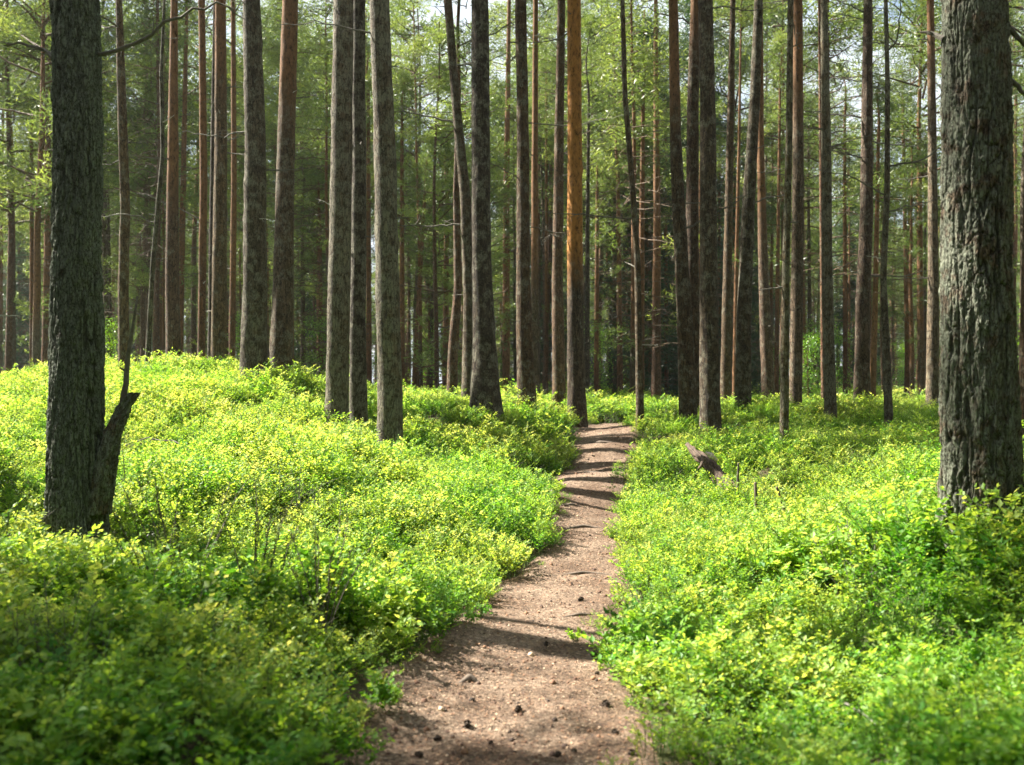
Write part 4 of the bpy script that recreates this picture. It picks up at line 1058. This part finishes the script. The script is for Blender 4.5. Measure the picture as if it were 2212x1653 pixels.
def lump_log():
    # rotten log lying in the right shrubs
    P = [np.array([0, 0, -.035]) + q for q in (px(1484, 952, 10.9), px(1506, 976, 10.7), px(1535, 1000, 10.5), px(1560, 1030, 10.3), px(1588, 1052, 10.1))]
    m = P[2].copy()
    root = bpy.data.objects.new("fallen_log", None); COL.objects.link(root); root.location = m
    tag(root, "short rotten log half sunk in the shrubs right of the path", "log")
    add("log_body", trunk_mesh_general(np.array(P) - m, [.02, .045, .058, .064, .05], 40, 4, None, .5), root)
    add("root_prong", trunk_mesh_general(np.array([px(1520, 990, 10.45), px(1516, 1004, 10.35), px(1508, 1014, 10.3)]) - m, [.03, .018, .008], 10, 7, None, .3), root)
    add("broken_face", trunk_mesh_general(np.array([px(1524, 982, 10.42), px(1538, 990, 10.40), px(1549, 1000, 10.40)]) - m + [0, 0, .02], [.012, .03, .012], 12, 8, M_CUT, .4), root)
def trunk_mesh_general(C, rad, sides, seed, mat=None, amp=.22):
    C = np.asarray(C, float); u = np.linspace(0, 1, 40); t = np.linspace(0, 1, len(C))
    P = np.stack([np.interp(u, t, C[:, k]) for k in range(3)], -1)
    for _ in range(4): P[1:-1] = (P[:-2] + 2 * P[1:-1] + P[2:]) / 4
    V, Q = tube(P, np.interp(u, t, rad), sides)
    V = V.reshape(40, sides, 3); cc = P[:, None]
    th = np.linspace(0, 2 * np.pi, sides, endpoint=False)
    nse = fbm(np.cos(th)[None] * 2.5, np.sin(th)[None] * 2.5, u[:, None] * 7, seed, 4, .6)
    V = cc + (V - cc) * (1 + amp * 2 * nse)[..., None]
    V = V.reshape(-1, 3)
    n = len(V); V = np.concatenate([V, P[:1], P[-1:]])
    j = np.arange(sides); j2 = (j + 1) % sides; b0 = 39 * sides
    T = np.concatenate([np.stack([j2, j, np.full(sides, n)], -1), np.stack([b0 + j, b0 + j2, np.full(sides, n + 1)], -1)])
    return mesh_np("log", V, [Q, T], [mat or M_LOG], smooth=True)
lump_log()

def stub(u, v0, v1, D, w, label, seed, mat):
    a = px(u, v0, D); z = gz(a[0], D); topz = px(u, v1, D)[2]; rng = np.random.default_rng(seed)
    topz = max(topz, z + .22)
    C = [[0, 0, -.1], [rng.normal(0, .01), 0, (topz - z) * .5], [rng.normal(0, .02), 0, topz - z]]
    o = add("broken_stub", trunk_mesh_general(C, [w * 1.3, w, w * .7], 12, seed, mat, .2), loc=(a[0], D, z))
    tag(o, label, "dead stem")
stub(1592, 1045, 1000, 9.9, .014, "upright tan stub standing against the end of the fallen log", 1, M_TWIG)
stub(1634, 1070, 1042, 9.3, .018, "short grey stub, middle one of three right of the fallen log", 2, M_ROOT)
stub(1690, 1085, 1052, 9.0, .015, "dark thin stub farthest right of the fallen log", 3, M_LOG)

def twig(pix, D, r, label, mat, seed, lift=.0, tw=3):
    P = np.array([px(u, v, d) for (u, v), d in zip(pix, D)])
    c = P.mean(0)
    o = add("fallen_twig", branch_mesh("fallen_twig", P - c, r, seed, tw, mat, .3), loc=c)
    tag(o, label, "twig")
twig([(1825, 1520), (1870, 1545), (1905, 1580)], [3.75, 3.72, 3.66], .006, "pale bleached twig caught on the low shrubs at lower right", M_TWIG_PALE, 3)

for q, (u, v, D, ln, az, lb) in enumerate([(905, 905, 17.0, 1.6, .4, "grey fallen branch on the mound left of the path end"), (1640, 905, 16.5, 1.8, 2.8, "grey fallen branch between the leaning pine and the thin near stem"),
                                            (1830, 985, 9.8, 1.1, .3, "thin fallen branch on the shrubs left of the widest trunk"), (430, 960, 9.8, 1.0, 2.6, "thin fallen branch on the sunlit left bank"), (1965, 905, 15.5, 1.5, .2, "bare fallen branch beside the pale half-covered pine")]):
    a = px(u, v, D); z = gz(a[0], D) + .27
    d = np.array([math.cos(az), math.sin(az) * .6, .0]) * ln
    C = np.array([[0, 0, -.12], d * .35 + [0, 0, .02], d * .7 + [0, 0, .05], d + [0, 0, -.02]])
    o = add("fallen_branch", branch_mesh("fallen_branch", C, .013, 60 + q, 7, M_TWIG, .35), loc=(a[0], D, z))
    tag(o, lb, "branch", "fallen branches lying on the shrubs")

def ground_lie(u, v):
    """pixel -> point on the path surface"""
    lo, hi = 2.5, 30.0
    for d in np.arange(2.6, 20, .03):
        p = px(u, v, d)
        if float(top_z(p[0], p[1])) >= p[2]: return np.array([p[0], p[1], float(top_z(p[0], p[1]))])
    return px(u, v, 8)

# exposed roots
def root_obj(pix, r, label, seed, mat=M_ROOT, sink=.4):
    P = np.array([ground_lie(u, v) for u, v in pix]); P[:, 2] += r * sink; P[0, 2] -= r * 1.6; P[-1, 2] -= r * 1.6
    c = P.mean(0)
    n = len(P)
    o = add("tree_root", trunk_mesh_general(P - c, np.r_[r * .7, np.full(n - 2, r), r * .6], 14, seed, mat, .12), loc=c)
    tag(o, label, "root", "roots crossing the path")
root_obj([(985, 1478), (1015, 1470), (1045, 1478)], .022, "dark grey root hump at the left of the near path", 1)
root_obj([(1198, 1335), (1250, 1332), (1330, 1330)], .014, "thin root crossing the path above the near bend", 2)
root_obj([(1195, 1243), (1260, 1240), (1350, 1243)], .016, "long straight root across the path like a step", 3)
root_obj([(1205, 1142), (1260, 1140), (1335, 1145)], .018, "root across the middle of the path below the bank", 4)
root_obj([(1180, 1040), (1192, 1062), (1196, 1085)], .03, "pale grey root curving down the bare bank", 5, M_CUT)
root_obj([(1200, 1090), (1235, 1092), (1275, 1100)], .02, "bent root running from the bank onto the path", 6)
root_obj([(1215, 1025), (1270, 1022), (1335, 1022)], .022, "far root step across the path in shade", 7)
root_obj([(1255, 955), (1300, 957), (1350, 955)], .025, "farthest root step close to the path end", 8)
root_obj([(1150, 1008), (1175, 1003), (1215, 1012)], .03, "dark root overhanging the bare bank", 9, M_LOG)

# cones
def cone_mesh(seed):
    rng = np.random.default_rng(seed); b = MB()
    u = np.linspace(0, 1, 7); b.add(tube(np.stack([u * .045 - .022, 0 * u, 0 * u + .011], -1), .009 * np.sin(np.pi * (u * .85 + .12)) + .002, 8), 0)
    n = 70; uu = rng.random(n); th = rng.uniform(0, 6.28, n); r = .010 * np.sin(np.pi * (uu * .85 + .1))
    P = np.stack([uu * .042 - .02, r * np.cos(th), r * np.sin(th) + .011], -1)
    b.add(blades(P, np.stack([np.full(n, -.3), np.cos(th), np.sin(th)], -1), .009, .009, rng, .2), 0)
    return b.mesh("pine_cone", [M_CONE], True)
cm = cone_mesh(1)
CONES = [(945, 1600, "under the sunlit strip at left"), (1010, 1570, "near the left edge just below the root hump"), (1240, 1625, "in front of the sunny patch, on the right"), (1205, 1638, "lowest in front of the sunny patch"), (1310, 1530, "right of centre beside a pale twig"),
         (1290, 1460, "above the shadow band at right"), (1180, 1395, "in the middle below the small seedling"), (1285, 1420, "left of the yellow sprout"), (1060, 1610, "left of centre in the sun"),
         (1330, 1590, "at the right edge of the sunny patch"), (1255, 1300, "alone on the pale sand of the bend"), (1235, 1265, "below the straight root step"), (905, 1635, "at the lower left corner of the path"), (1120, 1540, "in the middle of the needle litter"),
         (1275, 1160, "in the shaded upper part"), (1365, 1635, "at the lower right corner of the path")]
for i, (u, v, w) in enumerate(CONES):
    q = ground_lie(u, v)
    o = add("pine_cone", cm, loc=q, rotz=i * 1.3, scale=.8 + .25 * math.sin(i * 2.1))
    tag(o, "small dark pine cone on the path " + w, "pine cone", "pine cones on the path")

def sprout(u, v, label, seed, n=14, h=.07, ln=.022):
    q = ground_lie(u, v); rng = np.random.default_rng(seed); b = MB()
    for s in range(4):
        az = rng.uniform(0, 6.28); e = np.array([math.cos(az) * h * .6, math.sin(az) * h * .6, h * rng.uniform(.6, 1)])
        b.add(tube(np.array([[0, 0, -.01], e * .5 + [0, 0, h * .1], e]), [.0015, .0012, .0006], 3), 1)
        P = e * rng.uniform(.3, 1.0, n)[:, None]
        b.add(blades(P, rng.normal(0, 1, (n, 3)) + [0, 0, .2], ln, ln * .6, rng, .15), 0, np.repeat(rng.uniform(.4, .95, n), 4))
    o = add("seedling", b.mesh("seedling", [M_LEAF, M_STEM]), loc=q); tag(o, label, "seedling", "seedlings on the path")
sprout(1240, 1385, "low spreading green seedling in the middle of the path bend", 1, 20, .06)
sprout(1300, 1450, "single yellow-green sprout on the right side of the path", 2, 5, .06)
sprout(1330, 1178, "small sprout beside the long straight root", 3, 16, .12)
sprout(1170, 1022, "green sprout growing on the bare bank", 4, 14, .14)

def pebbles():
    rng = np.random.default_rng(12); b = MB()
    n = 800; y = 3.6 + 13 * rng.random(n) ** 1.6; x = np.interp(y, PW[:, 1], PW[:, 0]) + rng.uniform(-1, 1, n) * np.interp(y, PW[:, 1], PW[:, 2])
    z = top_z(x, y)
    for i in range(n):
        s = rng.uniform(.003, .010) if i % 9 else rng.uniform(.010, .018); u = np.linspace(0, 1, 5)
        th = rng.uniform(0, 6.28); d = np.array([math.cos(th), math.sin(th), 0])
        b.add(tube(np.array([x[i], y[i], z[i] + s * .15]) + (u - .5)[:, None] * d * s * 2, s * np.sin(np.pi * (u * .9 + .05)) + 1e-4, 6), 0, rng.random())
    o = add("bark_crumbs", b.mesh("bark_crumbs", [M_LITTER], True)); o["kind"] = "stuff"
pebbles()

# thin summer haze that softens the far trunks
def haze():
    me = bpy.data.meshes.new("haze")
    x0, x1, y0, y1, z0, z1 = -412, 412, -310, 512, -1.6, 30
    v = [(x, y, z) for z in (z0, z1) for y in (y0, y1) for x in (x0, x1)]
    me.from_pydata(v, [], [(0, 2, 3, 1), (4, 5, 7, 6), (0, 1, 5, 4), (2, 6, 7, 3), (0, 4, 6, 2), (1, 3, 7, 5)])
    m = bpy.data.materials.new("haze"); m.use_nodes = True; t = m.node_tree; t.nodes.clear()
    out = t.nodes.new("ShaderNodeOutputMaterial"); p = t.nodes.new("ShaderNodeVolumePrincipled")
    p.inputs["Color"].default_value = (.95, .97, 1, 1); p.inputs["Density"].default_value = .0003; p.inputs["Anisotropy"].default_value = .35
    t.links.new(p.outputs[0], out.inputs["Volume"])
    me.materials.append(m)
    o = add("haze", me); o["kind"] = "stuff"
haze()
